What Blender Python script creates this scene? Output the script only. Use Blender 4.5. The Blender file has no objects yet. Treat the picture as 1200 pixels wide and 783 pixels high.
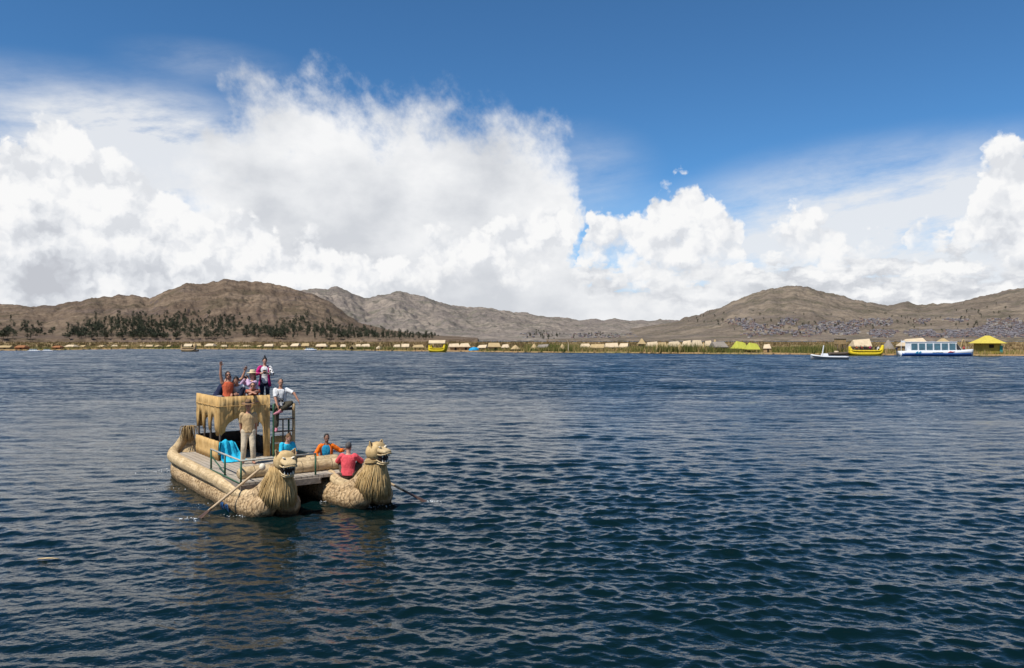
import bpy, math, random
import numpy as np
from mathutils import Vector, Matrix

random.seed(7)
RNG = np.random.default_rng(11)
R = math.radians
sc = bpy.context.scene
col = sc.collection

# ---------------------------------------------------------------- camera
CAM_H, FOC, HOR = 4.5, 933.0, 398.0          # camera height, focal length and horizon row of a 1200 x 783 frame
cam_d = bpy.data.cameras.new('camera')
cam = bpy.data.objects.new('camera', cam_d); col.objects.link(cam)
cam.location = (0, 0, CAM_H); cam.rotation_euler = (R(90), 0, 0)
cam_d.sensor_fit = 'HORIZONTAL'; cam_d.sensor_width = 36.0
cam_d.lens = 36.0 * FOC / 1200.0
cam_d.shift_y = (HOR - 391.5) / 1200.0
cam_d.clip_start = 0.3; cam_d.clip_end = 60000.0
sc.camera = cam

# ---------------------------------------------------------------- light, exposure
SUN_EL, SUN_AZ = R(57), R(222)               # azimuth clockwise from +Y: behind the camera, to the left
sv = Vector((math.sin(SUN_AZ) * math.cos(SUN_EL), math.cos(SUN_AZ) * math.cos(SUN_EL), math.sin(SUN_EL)))
sun_d = bpy.data.lights.new('sun', 'SUN'); sun_d.energy = 5.0; sun_d.angle = R(0.53); sun_d.color = (1.0, 0.95, 0.87)
sun = bpy.data.objects.new('sun', sun_d); col.objects.link(sun)
sun.rotation_euler = sv.to_track_quat('Z', 'Y').to_euler(); sun.location = (0, 0, 50)
sc.view_settings.view_transform = 'Standard'; sc.view_settings.look = 'None'
sc.view_settings.exposure = 0.17; sc.view_settings.gamma = 1.0; sc.view_settings.use_curve_mapping = False
sc.cycles.max_bounces = 6; sc.cycles.diffuse_bounces = 3; sc.cycles.glossy_bounces = 3
sc.cycles.caustics_reflective = False; sc.cycles.caustics_refractive = False

# ---------------------------------------------------------------- node expression helper
class X:
    """Wraps a node socket so that shader maths can be written as plain expressions."""
    nt = None
    def __init__(s, sock): s.s = sock
    @staticmethod
    def new(kind, **kw):
        n = X.nt.nodes.new(kind)
        for k, v in kw.items(): setattr(n, k, v)
        return n
    @staticmethod
    def put(inp, v):
        if isinstance(v, X): X.nt.links.new(v.s, inp)
        else: inp.default_value = v
    def m(s, op, *a, clamp=False):
        n = X.new('ShaderNodeMath', operation=op); n.use_clamp = clamp
        X.put(n.inputs[0], s)
        for i, v in enumerate(a): X.put(n.inputs[i + 1], v)
        return X(n.outputs[0])
    def __add__(s, o): return s.m('ADD', o)
    __radd__ = __add__
    def __mul__(s, o): return s.m('MULTIPLY', o)
    __rmul__ = __mul__
    def __sub__(s, o): return s.m('SUBTRACT', o)
    def __rsub__(s, o): return s.m('MULTIPLY_ADD', -1.0, o)
    def max(s, o): return s.m('MAXIMUM', o)
    def min(s, o): return s.m('MINIMUM', o)
    def step(s, a, b, lo=0.0, hi=1.0):
        n = X.new('ShaderNodeMapRange', interpolation_type='SMOOTHSTEP')
        X.put(n.inputs[0], s)
        for i, v in enumerate((a, b, lo, hi)): X.put(n.inputs[i + 1], v)
        return X(n.outputs[0])
    def lin(s, a, b, lo=0.0, hi=1.0):
        n = X.new('ShaderNodeMapRange')
        X.put(n.inputs[0], s)
        for i, v in enumerate((a, b, lo, hi)): X.put(n.inputs[i + 1], v)
        return X(n.outputs[0])
    def v(s, op, *a, out=0):
        n = X.new('ShaderNodeVectorMath', operation=op)
        X.put(n.inputs[0], s)
        for i, q in enumerate(a):
            X.put(n.inputs['Scale'] if op == 'SCALE' else n.inputs[i + 1], q)
        return X(n.outputs[out])
    def sep(s):
        n = X.new('ShaderNodeSeparateXYZ'); X.put(n.inputs[0], s)
        return [X(o) for o in n.outputs]
    def ramp(s, *stops, interp='LINEAR'):
        n = X.new('ShaderNodeValToRGB'); X.put(n.inputs[0], s); cr = n.color_ramp; cr.interpolation = interp
        while len(cr.elements) < len(stops): cr.elements.new(0.5)
        for e, (p, c) in zip(cr.elements, stops): e.position = p; e.color = (*c, 1) if len(c) == 3 else c
        return X(n.outputs[0])
def vec(x, y, z=0.0):
    n = X.new('ShaderNodeCombineXYZ')
    for i, q in enumerate((x, y, z)): X.put(n.inputs[i], q)
    return X(n.outputs[0])
FLAT = False
def noise(p, scale, detail=4.0, rough=0.5, dist=0.0, color=False, kind='FBM', norm=True, lac=2.0):
    n = X.new('ShaderNodeTexNoise', noise_type=kind); n.noise_dimensions = '2D' if FLAT else '3D'
    if kind == 'FBM': n.normalize = norm
    X.put(n.inputs['Vector'], p); n.inputs['Scale'].default_value = scale; n.inputs['Detail'].default_value = detail
    n.inputs['Roughness'].default_value = rough; n.inputs['Distortion'].default_value = dist; n.inputs['Lacunarity'].default_value = lac
    return X(n.outputs[1 if color else 0])
def voro(p, scale, detail=0.0, rough=0.5, feature='F1', out=0, smooth=None, rand=1.0):
    n = X.new('ShaderNodeTexVoronoi', feature=feature); n.voronoi_dimensions = '2D' if FLAT else '3D'
    X.put(n.inputs['Vector'], p); n.inputs['Scale'].default_value = scale
    if 'Detail' in n.inputs: n.inputs['Detail'].default_value = detail; n.inputs['Roughness'].default_value = rough
    if smooth is not None: n.inputs['Smoothness'].default_value = smooth
    n.inputs['Randomness'].default_value = rand
    return X(n.outputs[out])
def mix(f, a, b, mode='MIX'):
    n = X.new('ShaderNodeMix', data_type='RGBA', blend_type=mode)
    X.put(n.inputs[0], f)
    for sock, q in ((n.inputs[6], a), (n.inputs[7], b)):
        if isinstance(q, X): X.put(sock, q)
        else: sock.default_value = (*q, 1) if len(q) == 3 else q
    return X(n.outputs[2])

# ---------------------------------------------------------------- sky: Nishita air with cumulus and cirrus by direction
def sky_dir(px, py):
    az = math.atan((px - 600) / FOC)
    return az, math.atan((HOR - py) / FOC * math.cos(az))
world = bpy.data.worlds.new('World'); sc.world = world; world.use_nodes = True
nt = world.node_tree; nt.nodes.clear(); X.nt = nt
tc = X.new('ShaderNodeTexCoord'); D = X(tc.outputs['Generated'])
dx, dy, dz = D.sep()
AZ = dx.m('ARCTAN2', dy); EL = dz.m('ARCSINE')
P0 = vec(AZ, EL)
FLAT = True                                  # the textures below run over azimuth and elevation
SKY_K = 10.0
P0 = P0.v('SCALE', SKY_K)                   # ten units per radian, about 93 px of the photograph
TOP_H = [(-200,230),(-90,180),(-30,175),(15,152),(42,130),(66,122),(88,134),(105,156),(130,170),(165,188),(195,204),(215,220),(240,240),(262,248),(285,238),(303,238),(325,256),(345,272),(372,266),(400,290),
 (470,292),(515,262),(560,258),(600,248),(630,230),(655,224),(667,240),(673,268),(678,298),(683,262),(690,245),(705,240),(722,234),(745,244),(760,238),(768,214),(795,206),(822,214),(834,232),(856,240),(868,258),
 (874,288),(882,302),(890,280),(905,264),(925,254),(940,236),(952,238),(970,250),(995,263),(1020,266),(1040,272),(1050,298),(1058,284),(1070,238),(1090,234),(1105,262),(1125,252),(1142,190),(1165,164),(1192,154),(1212,172),(1260,190),(1400,210)]
TOP_S = [(-200,420),(100,330),(170,225),(215,205),(248,180),(266,140),(280,108),(312,99),(360,104),(430,112),(480,118),(540,127),(600,142),(640,160),(660,185),(672,230),(682,300),(700,318),(760,326),(860,330),(1000,420),(1400,420)]
AZ0, AZ1, E0, E1 = -0.72, 0.72, -0.1, 0.45
def profile(az, pts):
    n = X.new('ShaderNodeFloatCurve'); cv = n.mapping.curves[0]
    q = [((sky_dir(x, y)[0] - AZ0) / (AZ1 - AZ0), (sky_dir(x, y)[1] - E0) / (E1 - E0)) for x, y in pts]
    for i, (x, y) in enumerate(q):
        if i < 2: cv.points[i].location = (x, y)
        else: cv.points.new(x, y)
    for pt in cv.points: pt.handle_type = 'AUTO_CLAMPED'
    n.mapping.update()
    X.put(n.inputs['Value'], az.lin(AZ0 * SKY_K, AZ1 * SKY_K))
    return X(n.outputs[0]).m('MULTIPLY_ADD', (E1 - E0) * SKY_K, E0 * SKY_K)
w1 = noise(P0, 2.0, 4, 0.6, color=True).v('SUBTRACT', (0.5, 0.5, 0.5))
Pw = P0.v('ADD', w1.v('SCALE', 0.42))
Ps = P0.v('ADD', noise(P0, 0.9, 5, 0.6, color=True).v('SUBTRACT', (0.5, 0.5, 0.5)).v('MULTIPLY', (1.2, 0.75, 0)))
hx, hy = Pw.sep()[:2]; sx, sy = Ps.sep()[:2]
fH = (profile(hx, TOP_H) - hy) * 0.75
fS = (profile(sx, TOP_S) - sy) * 0.6
BOT_H = [(-200,470),(380,470),(440,370),(520,352),(600,346),(690,340),(740,348),(800,350),(865,336),(890,324),(950,330),(1040,320),(1100,326),(1160,344),(1210,360),(1400,370)]
fB = hy - profile(hx, BOT_H)
fHL = fH - 0.30
def billow(p):
    a = voro(p, 1.7, 3.0, 0.6, feature='F1')
    b = noise(p, 1.6, 5, 0.6)
    return (0.55 - a) * 1.0 + (b - 0.5) * 0.65
LIGHT = (-0.10, 0.15, 0.0)
warpfine = noise(P0, 7.0, 5, 0.6, color=True).v('SUBTRACT', (0.5, 0.5, 0.5)).v('SCALE', 0.16)
Pb = P0.v('ADD', warpfine)
b0 = billow(Pb); b1 = billow(Pb.v('ADD', LIGHT))
dens = fH + b0 * 0.22 * fH.step(-0.45, -0.02) - fH.step(-0.3, -0.7) * 0.5
aH = dens.step(-0.035, 0.06) * (fB + b0 * 0.5).step(-0.15, 0.40)
# relief: how much more cloud lies towards the sun than here
rel = (b0 - b1)
lit = rel.lin(-0.42, 0.42, 0.0, 1.0)
deep = fHL.step(-0.1, 1.5) * noise(P0, 0.9, 4, 0.55).lin(0.35, 0.62, 0.25, 1.2)
shade = deep * 0.66 + (1.0 - lit) * 0.72 - 0.22
shade = shade.m('MAXIMUM', 0.0)
cumc = shade.ramp((0.0, (1.0, 1.0, 1.0)), (0.14, (0.955, 0.96, 0.972)), (0.40, (0.835, 0.855, 0.89)), (0.75, (0.66, 0.685, 0.735)), (1.0, (0.58, 0.60, 0.65)))
# soft anvil with fibres drawn out up and to the right
fib = noise(vec(AZ * 1.0 + EL * 0.9, EL * 0.45 - AZ * 0.35).v('SCALE', SKY_K), 1.3, 7, 0.6, dist=0.15)
n2 = noise(P0, 1.7, 8, 0.62)
densS = fS + (fib - 0.5) * 0.50 + (n2 - 0.5) * 0.75
aS = densS.step(-0.16, 0.34) * fS.step(-0.45, 0.0)
shS = noise(P0.v('MULTIPLY', (0.8, 1.2, 1)), 0.9, 6, 0.55)
softc = (shS + (fS * 0.08)).ramp((0.34, (0.97, 0.975, 0.985)), (0.52, (0.84, 0.857, 0.885)), (0.72, (0.68, 0.705, 0.75)))
# veils of cirrus
px, py = P0.sep()[:2]
cir = noise(vec(AZ * 1.0 + EL * 0.6, EL * 3.4 - AZ * 0.5).v('SCALE', SKY_K), 0.6, 8, 0.62, dist=0.1)
def zone(bx, by, rx, ry, soft=0.6):
    a, e = sky_dir(bx, by)
    q = P0.v('SUBTRACT', (a * SKY_K, e * SKY_K, 0)).v('MULTIPLY', (FOC / rx / SKY_K, FOC / ry / SKY_K, 0)).v('LENGTH', out=1)
    return q.step(1.0, 1.0 - soft)
zR = zone(1080, 285, 360, 130, 0.75); zL = zone(110, 150, 260, 75, 0.9); zT = zone(245, 75, 120, 30, 0.9); zU = zone(680, 205, 110, 70, 0.9)
zM = zone(175, 195, 170, 95, 0.8)
aC = zR * 1.35 + zM * 1.1 + zL * 0.75 + zT * 0.25 + zU * 0.35
aC = (aC * cir.lin(0.30, 0.66, 0.28, 1.05)).m('MINIMUM', 0.92)
aC = aC.m('MAXIMUM', 0.0)
# broken low cloud and bright air towards the horizon
low = noise(P0.v('MULTIPLY', (1.0, 2.4, 1)), 1.5, 8, 0.6, dist=0.3)
eh = EL.lin(0.0, sky_dir(600, 262)[1], 1.0, 0.0)
lowv = voro(P0.v('MULTIPLY', (1.0, 2.1, 1)).v('ADD', warpfine.v('SCALE', 1.4)), 1.5, 3.0, 0.6)
low1 = voro(P0.v('MULTIPLY', (1.0, 2.1, 1)).v('ADD', warpfine.v('SCALE', 1.4)).v('ADD', (-0.08, 0.22, 0)), 1.5, 3.0, 0.6)
aL = ((low - 0.5) * 2.0 + (0.5 - lowv) * 0.8 + eh.step(0.0, 0.62) * 1.45 - 0.36).step(0.0, 0.42) * eh.step(0.0, 0.25)
lowb = noise(P0.v('MULTIPLY', (1.0, 2.2, 1)).v('ADD', (0.05, 0.12, 0)), 2.2, 8, 0.6)
lowc = ((lowb - 0.5) * 1.1 + (lowv - low1) * 0.75 + 0.5).ramp((0.20, (1.0, 1.0, 1.0)), (0.45, (0.86, 0.875, 0.90)), (0.62, (0.75, 0.77, 0.81)), (0.85, (0.64, 0.665, 0.71)))
# generic fair-weather cloud for the half of the sky behind the photographer
back = AZ.m('ABSOLUTE').step(0.75, 1.3)
FLAT = False
gen = noise(D, 2.6, 6, 0.6)
aG = gen.step(0.57, 0.70) * back * EL.step(0.0, 0.2)
nish = X.new('ShaderNodeTexSky', sky_type='NISHITA')
nish.sun_disc = False; nish.sun_elevation = SUN_EL; nish.sun_rotation = SUN_AZ; nish.altitude = 3800; nish.air_density = 1.0; nish.dust_density = 0.3; nish.ozone_density = 2.0
SKY_STRENGTH = 0.12
air = mix(1.0, X(nish.outputs[0]), (0.48, 0.85, 1.03), 'MULTIPLY')
air = mix(EL.lin(0.02, 0.20, 0.75, 0.0), air, (3.6, 5.2, 6.9))
def lum(c): return mix(1.0, c, (0.845 / SKY_STRENGTH,) * 3, 'MULTIPLY')
c = air
c = mix(aC, c, lum(mix(0.0, (0.86, 0.88, 0.91), (1, 1, 1))))
c = mix(aL, c, lum(lowc))
c = mix(aS, c, lum(softc))
c = mix(aH, c, lum(cumc))
c = mix(aG, c, lum(mix(0.0, (0.82, 0.84, 0.87), (1, 1, 1))))
bg = X.new('ShaderNodeBackground'); X.put(bg.inputs['Color'], c); bg.inputs['Strength'].default_value = SKY_STRENGTH
wo = X.new('ShaderNodeOutputWorld'); nt.links.new(bg.outputs[0], wo.inputs[0])
world.cycles.sampling_method = 'MANUAL'; world.cycles.sample_map_resolution = 256

# ---------------------------------------------------------------- mesh helpers
def V3(*a): return Vector(a)
def catmull(pts, n):
    P = [Vector(p) for p in pts]
    if len(P) < 3: return [P[0].lerp(P[-1], i / n) for i in range(n + 1)]
    Q = [P[0] * 2 - P[1]] + P + [P[-1] * 2 - P[-2]]
    out = []
    for i in range(n + 1):
        t = i / n * (len(P) - 1); k = min(int(t), len(P) - 2); t -= k
        a, b, c, d = Q[k:k + 4]
        out.append(0.5 * ((2 * b) + (c - a) * t + (2 * a - 5 * b + 4 * c - d) * t * t + (3 * b - a - 3 * c + d) * t ** 3))
    return out
def interp(vals, n):
    return list(np.interp(np.linspace(0, len(vals) - 1, n + 1), range(len(vals)), vals))
class MB:
    def __init__(s): s.V = []; s.F = []; s.M = []; s.UV = []
    def add(s, vs, fs, m=0, uv=None):
        o = len(s.V); s.V += [tuple(v) for v in vs]
        s.UV += uv if uv else [(v[2], v[0] + v[1]) for v in vs]
        s.F += [tuple(i + o for i in f) for f in fs]; s.M += [m] * len(fs)
    def rings(s, rings, m=0, caps=True, uv=None, closed=True):
        n = len(rings[0]); vs = [p for r in rings for p in r]; fs = []
        for i in range(len(rings) - 1):
            for j in range(n if closed else n - 1):
                a, b = i * n + j, i * n + (j + 1) % n
                fs.append((a, b, b + n, a + n))
        if caps: fs.append(tuple(range(n - 1, -1, -1))); fs.append(tuple((len(rings) - 1) * n + j for j in range(n)))
        s.add(vs, fs, m, uv)
    def tube(s, pts, rad, n=10, seg=None, m=0, flat=(1, 1), up=None, caps=True, jit=0.0, dome=False, uvo=0.0):
        P = catmull(pts, seg) if seg else [Vector(p) for p in pts]
        k = len(P); rad = interp(rad, k - 1) if isinstance(rad, (list, tuple)) else [rad] * k
        if dome:                                 # rounded ends
            t0, t1 = (P[1] - P[0]).normalized(), (P[-1] - P[-2]).normalized()
            r0, r1 = rad[0], rad[-1]
            P = [P[0] - t0 * r0 * a for a in (0.95, 0.7, 0.35)] + P + [P[-1] + t1 * r1 * a for a in (0.35, 0.7, 0.95)]
            rad = [r0 * b for b in (0.3, 0.71, 0.94)] + rad + [r1 * b for b in (0.94, 0.71, 0.3)]
            k = len(P)
        u = Vector(up) if up else None
        rings, uv, L = [], [], 0.0
        for i in range(k):
            t = (P[min(i + 1, k - 1)] - P[max(i - 1, 0)])
            t = t.normalized() if t.length > 1e-9 else Vector((0, 0, 1))
            if u is None: u = Vector((0, 0, 1)) if abs(t.z) < 0.9 else Vector((1, 0, 0))
            x = u - t * u.dot(t)
            x = x.normalized() if x.length > 1e-6 else t.orthogonal().normalized()
            if not up: u = x
            y = t.cross(x)
            if i: L += (P[i] - P[i - 1]).length
            ring = []
            for j in range(n):
                a = 2 * math.pi * j / n
                rr = rad[i] * (1 + (random.uniform(-jit, jit) if jit else 0))
                ring.append(P[i] + x * (math.cos(a) * rr * flat[0]) + y * (math.sin(a) * rr * flat[1]))
                uv.append((L, abs(a - math.pi) * rad[i] + (7.3 if j > n / 2 and not uvo else 0) + uvo))
            rings.append(ring)
        s.rings(rings, m, caps, uv)
    def ell(s, c, r, rot=None, nu=12, nv=8, m=0):
        c = Vector(c); vs = []; fs = []
        r = (r, r, r) if isinstance(r, (int, float)) else r
        for i in range(nv + 1):
            th = math.pi * i / nv
            for j in range(nu):
                ph = 2 * math.pi * j / nu
                p = Vector((r[0] * math.sin(th) * math.cos(ph), r[1] * math.sin(th) * math.sin(ph), r[2] * math.cos(th)))
                vs.append(c + (rot @ p if rot else p))
        for i in range(nv):
            for j in range(nu):
                a, b = i * nu + j, i * nu + (j + 1) % nu
                if i == 0: fs.append((a, a + nu, b + nu))
                elif i == nv - 1: fs.append((a, a + nu, b))
                else: fs.append((a, a + nu, b + nu, b))
        s.add(vs, fs, m)
    def box(s, c, d, rot=None, m=0, top=1.0):
        c = Vector(c); vs = []
        for z in (-1, 1):
            k = top if z > 0 else 1.0
            for x, y in ((-1, -1), (1, -1), (1, 1), (-1, 1)):
                p = Vector((x * d[0] / 2 * k, y * d[1] / 2 * k, z * d[2] / 2)); vs.append(c + (rot @ p if rot else p))
        s.add(vs, [(3, 2, 1, 0), (4, 5, 6, 7), (0, 1, 5, 4), (1, 2, 6, 5), (2, 3, 7, 6), (3, 0, 4, 7)], m)
    def bar(s, a, b, w, h=None, m=0, up=(0, 0, 1)):
        a, b = Vector(a), Vector(b); t = (b - a).normalized(); u = Vector(up)
        if abs(t.dot(u)) > 0.98: u = Vector((1, 0, 0))
        x = t.cross(u).normalized(); y = x.cross(t); h = h or w
        vs = [p + x * (i * w / 2) + y * (j * h / 2) for p in (a, b) for i, j in ((-1, -1), (1, -1), (1, 1), (-1, 1))]
        s.add(vs, [(3, 2, 1, 0), (4, 5, 6, 7), (0, 1, 5, 4), (1, 2, 6, 5), (2, 3, 7, 6), (3, 0, 4, 7)], m)
    def prism(s, poly, thick, T, m=0):
        """polygon in (a, b), extruded by thick along the third axis of the transform T"""
        n = len(poly)
        vs = [T @ Vector((a, b, 0)) for a, b in poly] + [T @ Vector((a, b, thick)) for a, b in poly]
        fs = [tuple(range(n - 1, -1, -1)), tuple(range(n, 2 * n))] + [(i, (i + 1) % n, (i + 1) % n + n, i + n) for i in range(n)]
        s.add(vs, fs, m)
def mesh_of(name, mb, mats, smooth=True):
    me = bpy.data.meshes.new(name); me.from_pydata(mb.V, [], mb.F)
    for m_ in (mats if isinstance(mats, (list, tuple)) else [mats]): me.materials.append(m_)
    me.polygons.foreach_set('material_index', mb.M)
    me.polygons.foreach_set('use_smooth', [smooth] * len(mb.F))
    uvl = me.uv_layers.new(name='UVMap')
    li = np.empty(len(me.loops), dtype=np.int32); me.loops.foreach_get('vertex_index', li)
    uvl.data.foreach_set('uv', np.array(mb.UV, dtype=np.float32)[li].ravel())
    me.update(); return me
def obj(name, mb, mats, parent=None, smooth=True):
    o = bpy.data.objects.new(name, mesh_of(name, mb, mats, smooth)); col.objects.link(o)
    if parent: o.parent = parent
    return o
def tag(o, label=None, cat=None, group=None, kind=None):
    for k, v in (('label', label), ('category', cat), ('group', group), ('kind', kind)):
        if v: o[k] = v
    return o
def thing(name, label, cat, loc=(0, 0, 0), rz=0.0, group=None):
    o = bpy.data.objects.new(name, None); col.objects.link(o); o.empty_display_size = 0.2
    o.location = loc; o.rotation_euler = (0, 0, rz)
    return tag(o, label, cat, group)
def dup(root, loc, rz=0.0, scale=1.0, label=None, group=None):
    r = root.copy(); col.objects.link(r); r.location = loc; r.rotation_euler = (0, 0, rz); r.scale = (scale,) * 3
    if label: r['label'] = label
    if group: r['group'] = group
    for ch in root.children:
        c_ = ch.copy(); col.objects.link(c_); c_.parent = r
        for g in ch.children:
            d_ = g.copy(); col.objects.link(d_); d_.parent = c_
    return r
def grid_mesh(name, co, nu, nv, mats, attrs=None, kind='structure', wrap=False):
    """co: (nv, nu, 3) array of points as one sheet"""
    me = bpy.data.meshes.new(name); me.vertices.add(nu * nv); me.vertices.foreach_set('co', co.astype(np.float32).ravel())
    ii = np.arange(nu * nv).reshape(nv, nu)
    if wrap: ii = np.concatenate([ii, ii[:, :1]], 1)
    q = np.stack([ii[:-1, :-1], ii[:-1, 1:], ii[1:, 1:], ii[1:, :-1]], -1).reshape(-1, 4)
    nf = len(q)
    me.loops.add(nf * 4); me.polygons.add(nf)
    me.loops.foreach_set('vertex_index', q.ravel().astype(np.int32))
    me.polygons.foreach_set('loop_start', np.arange(0, nf * 4, 4, dtype=np.int32))
    me.polygons.foreach_set('use_smooth', np.ones(nf, dtype=bool))
    for k, a in (attrs or {}).items():
        at = me.attributes.new(k, 'FLOAT', 'POINT'); at.data.foreach_set('value', a.astype(np.float32).ravel())
    me.materials.append(mats); me.update(calc_edges=True); me.validate()
    o = bpy.data.objects.new(name, me); col.objects.link(o)
    if kind: o['kind'] = kind
    return o
def tri_mesh(name, tris, mats, midx=None, cols=None):
    """tris: (n, 3, 3) loose triangles"""
    n = len(tris); me = bpy.data.meshes.new(name); me.vertices.add(n * 3); me.vertices.foreach_set('co', tris.astype(np.float32).ravel())
    me.loops.add(n * 3); me.polygons.add(n)
    me.loops.foreach_set('vertex_index', np.arange(n * 3, dtype=np.int32))
    me.polygons.foreach_set('loop_start', np.arange(0, n * 3, 3, dtype=np.int32))
    if cols is not None:
        at = me.attributes.new('tone', 'FLOAT', 'POINT'); at.data.foreach_set('value', np.repeat(cols, 3).astype(np.float32))
    for m_ in (mats if isinstance(mats, (list, tuple)) else [mats]): me.materials.append(m_)
    if midx is not None: me.polygons.foreach_set('material_index', midx.astype(np.int32))
    me.update(calc_edges=True)
    return me

# value noise on numpy arrays
_T = RNG.random((256, 256))
def vnoise(x, y):
    xi, yi = np.floor(x).astype(int), np.floor(y).astype(int); fx, fy = x - xi, y - yi
    fx = fx * fx * (3 - 2 * fx); fy = fy * fy * (3 - 2 * fy)
    g = lambda a, b: _T[a & 255, b & 255]
    return (g(xi, yi) * (1 - fx) + g(xi + 1, yi) * fx) * (1 - fy) + (g(xi, yi + 1) * (1 - fx) + g(xi + 1, yi + 1) * fx) * fy
def fbm(x, y, o=5, gain=0.5):
    s_, a, t = 0, 1.0, 0
    for i in range(o):
        s_ = s_ + a * vnoise(x * 2 ** i + 17.3 * i, y * 2 ** i + 5.1 * i); t += a; a *= gain
    return s_ / t

# ---------------------------------------------------------------- materials
def material(name, fn, rough=0.8, spec=0.3, **kw):
    m_ = bpy.data.materials.new(name); m_.use_nodes = True; X.nt = m_.node_tree
    b = m_.node_tree.nodes['Principled BSDF']
    b.inputs['Roughness'].default_value = rough; b.inputs['Specular IOR Level'].default_value = spec
    for k, v in kw.items(): b.inputs[k.replace('_', ' ')].default_value = v
    r = fn()
    r = r if isinstance(r, tuple) else (r,)
    X.put(b.inputs['Base Color'], r[0] if isinstance(r[0], X) else (*r[0], 1))
    if len(r) > 1 and r[1] is not None:
        h, dist = r[1]
        n = X.new('ShaderNodeBump'); n.inputs['Distance'].default_value = dist; n.inputs['Strength'].default_value = 1.0
        X.put(n.inputs['Height'], h); m_.node_tree.links.new(n.outputs[0], b.inputs['Normal'])
    if len(r) > 2 and r[2] is not None: X.put(b.inputs['Roughness'], r[2])
    return m_
def texc(k): return X(X.new('ShaderNodeTexCoord').outputs[k])
def attr(k): return X(X.new('ShaderNodeAttribute', attribute_name=k).outputs['Fac'])
def geo(k): return X(X.new('ShaderNodeNewGeometry').outputs[k])
def plain(name, c, rough=0.7, var=0.18, sc_=8.0, spec=0.3, bump=0.0, **kw):
    def fn():
        p = texc('Object')
        n = noise(p, sc_, 5, 0.6)
        d = mix(n.lin(0.3, 0.7), tuple(x * (1 - var) for x in c), tuple(min(1, x * (1 + var)) for x in c))
        return (d, (noise(p, sc_ * 3, 4), bump)) if bump else d
    return material(name, fn, rough, spec, **kw)
def cloth(name, c, var=0.14):
    def fn():
        p = texc('Object')
        w = noise(p.v('MULTIPLY', (1, 1, 0.55)), 9.0, 3, 0.55)
        d = mix(noise(p, 5, 4).lin(0.3, 0.7), tuple(x * (1 - var) for x in c), tuple(min(1, x * (1 + var)) for x in c))
        return d, (w, 0.05)
    return material(name, fn, 0.85, 0.15)
def reed(name, a, b, dark, across=55.0, along=1.3, band=0.0, bandw=0.05, bump=0.012, patch=1.2, weave=0.0, bandc=0.45, wet=False):
    """bundled reeds: fine strands along the UV's first axis, lashings every `band` metres, weathered patches"""
    def fn():
        uv = texc('UV'); u, v = uv.sep()[:2]
        st = noise(vec(u * along, v * across), 1.0, 3, 0.65)
        st2 = noise(vec(u * along * 3.1 + 3.0, v * across * 0.35), 1.0, 3, 0.6)
        o = texc('Object')
        pt = noise(o, patch, 5, 0.6)
        f = (st * 0.65 + st2 * 0.35)
        c_ = f.ramp((0.26, dark), (0.42, a), (0.72, b))
        c_ = mix(pt.lin(0.48, 0.72, 0.0, 0.55), c_, tuple(x * 0.62 for x in a))
        c_ = mix(noise(o, patch * 2.3, 4, 0.6).lin(0.52, 0.7, 0.0, 0.5), c_, tuple(min(1, x * 1.25) for x in b))
        h = f
        if band:
            uu = u + (noise(vec(u * 2.0, v * 5.0), 1.0, 2) - 0.5) * 0.05
            g = (uu.m('PINGPONG', band / 2)).step(bandw * 0.4, bandw * 0.05)   # 1 on a lashing
            c_ = mix(g * bandc, c_, dark); h = h - g * 1.2
        if weave:
            k = noise(vec(u * 9 + v * 3.0, v * 14), 1.0, 3, 0.6)
            c_ = mix(k.lin(0.54, 0.36, 0.0, weave), c_, dark); h = h + k * 0.9
        if wet:                                  # soaked reeds along the waterline
            z = geo('Position').sep()[2] + (noise(o, 5.0, 4, 0.6) - 0.5) * 0.22
            c_ = mix(z.step(0.20, 0.05) * 0.8, c_, tuple(x * 0.22 for x in a))
        return c_, (h, bump)
    return material(name, fn, 0.85, 0.15)
M = {}
M['hull'] = reed('hull_reed', (0.42, 0.285, 0.15), (0.62, 0.46, 0.28), (0.11, 0.065, 0.03), across=22, along=2.2, band=0.19, bandw=0.05, bump=0.022, weave=0.85, bandc=0.12, wet=True)
M['roll'] = reed('gunwale_reed', (0.48, 0.35, 0.19), (0.68, 0.53, 0.33), (0.20, 0.12, 0.055), across=18, along=1.1, band=0.45, bandw=0.04, bump=0.018, weave=0.4, bandc=0.25)
M['mat'] = reed('mat_reed', (0.44, 0.27, 0.10), (0.66, 0.45, 0.205), (0.12, 0.06, 0.02), across=17, along=0.7, band=0.0, bump=0.014, patch=1.6)
M['mane'] = reed('mane_reed', (0.40, 0.26, 0.105), (0.66, 0.48, 0.24), (0.14, 0.08, 0.03), across=9, along=0.8, bump=0.006, patch=2.5)
M['head'] = reed('head_reed', (0.47, 0.32, 0.145), (0.63, 0.465, 0.245), (0.22, 0.13, 0.055), across=40, along=2.0, bump=0.010, patch=2.0)
M['dry'] = reed('frayed_reed', (0.24, 0.16, 0.075), (0.36, 0.26, 0.13), (0.08, 0.05, 0.02), across=60, bump=0.01)
def planks(name, a, b, gap=0.16, axis=1):
    def fn():
        p = texc('Object'); q = p.sep()[axis]
        k = q.m('PINGPONG', gap / 2)
        n = noise(p.v('MULTIPLY', (2.0, 14.0, 2.0) if axis == 1 else (14.0, 2.0, 2.0)), 1.0, 5, 0.65)
        c_ = mix(n.lin(0.3, 0.7), a, b)
        idn = noise(vec((q * (1 / gap)).m('FLOOR'), 0.0), 3.7, 0)
        c_ = mix(idn.lin(0.3, 0.7, 0.0, 0.35), c_, tuple(x * 0.6 for x in a))
        return mix(k.step(0.010, 0.002), c_, (0.03, 0.025, 0.02)), (n, 0.006)
    return material(name, fn, 0.8, 0.2)
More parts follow.
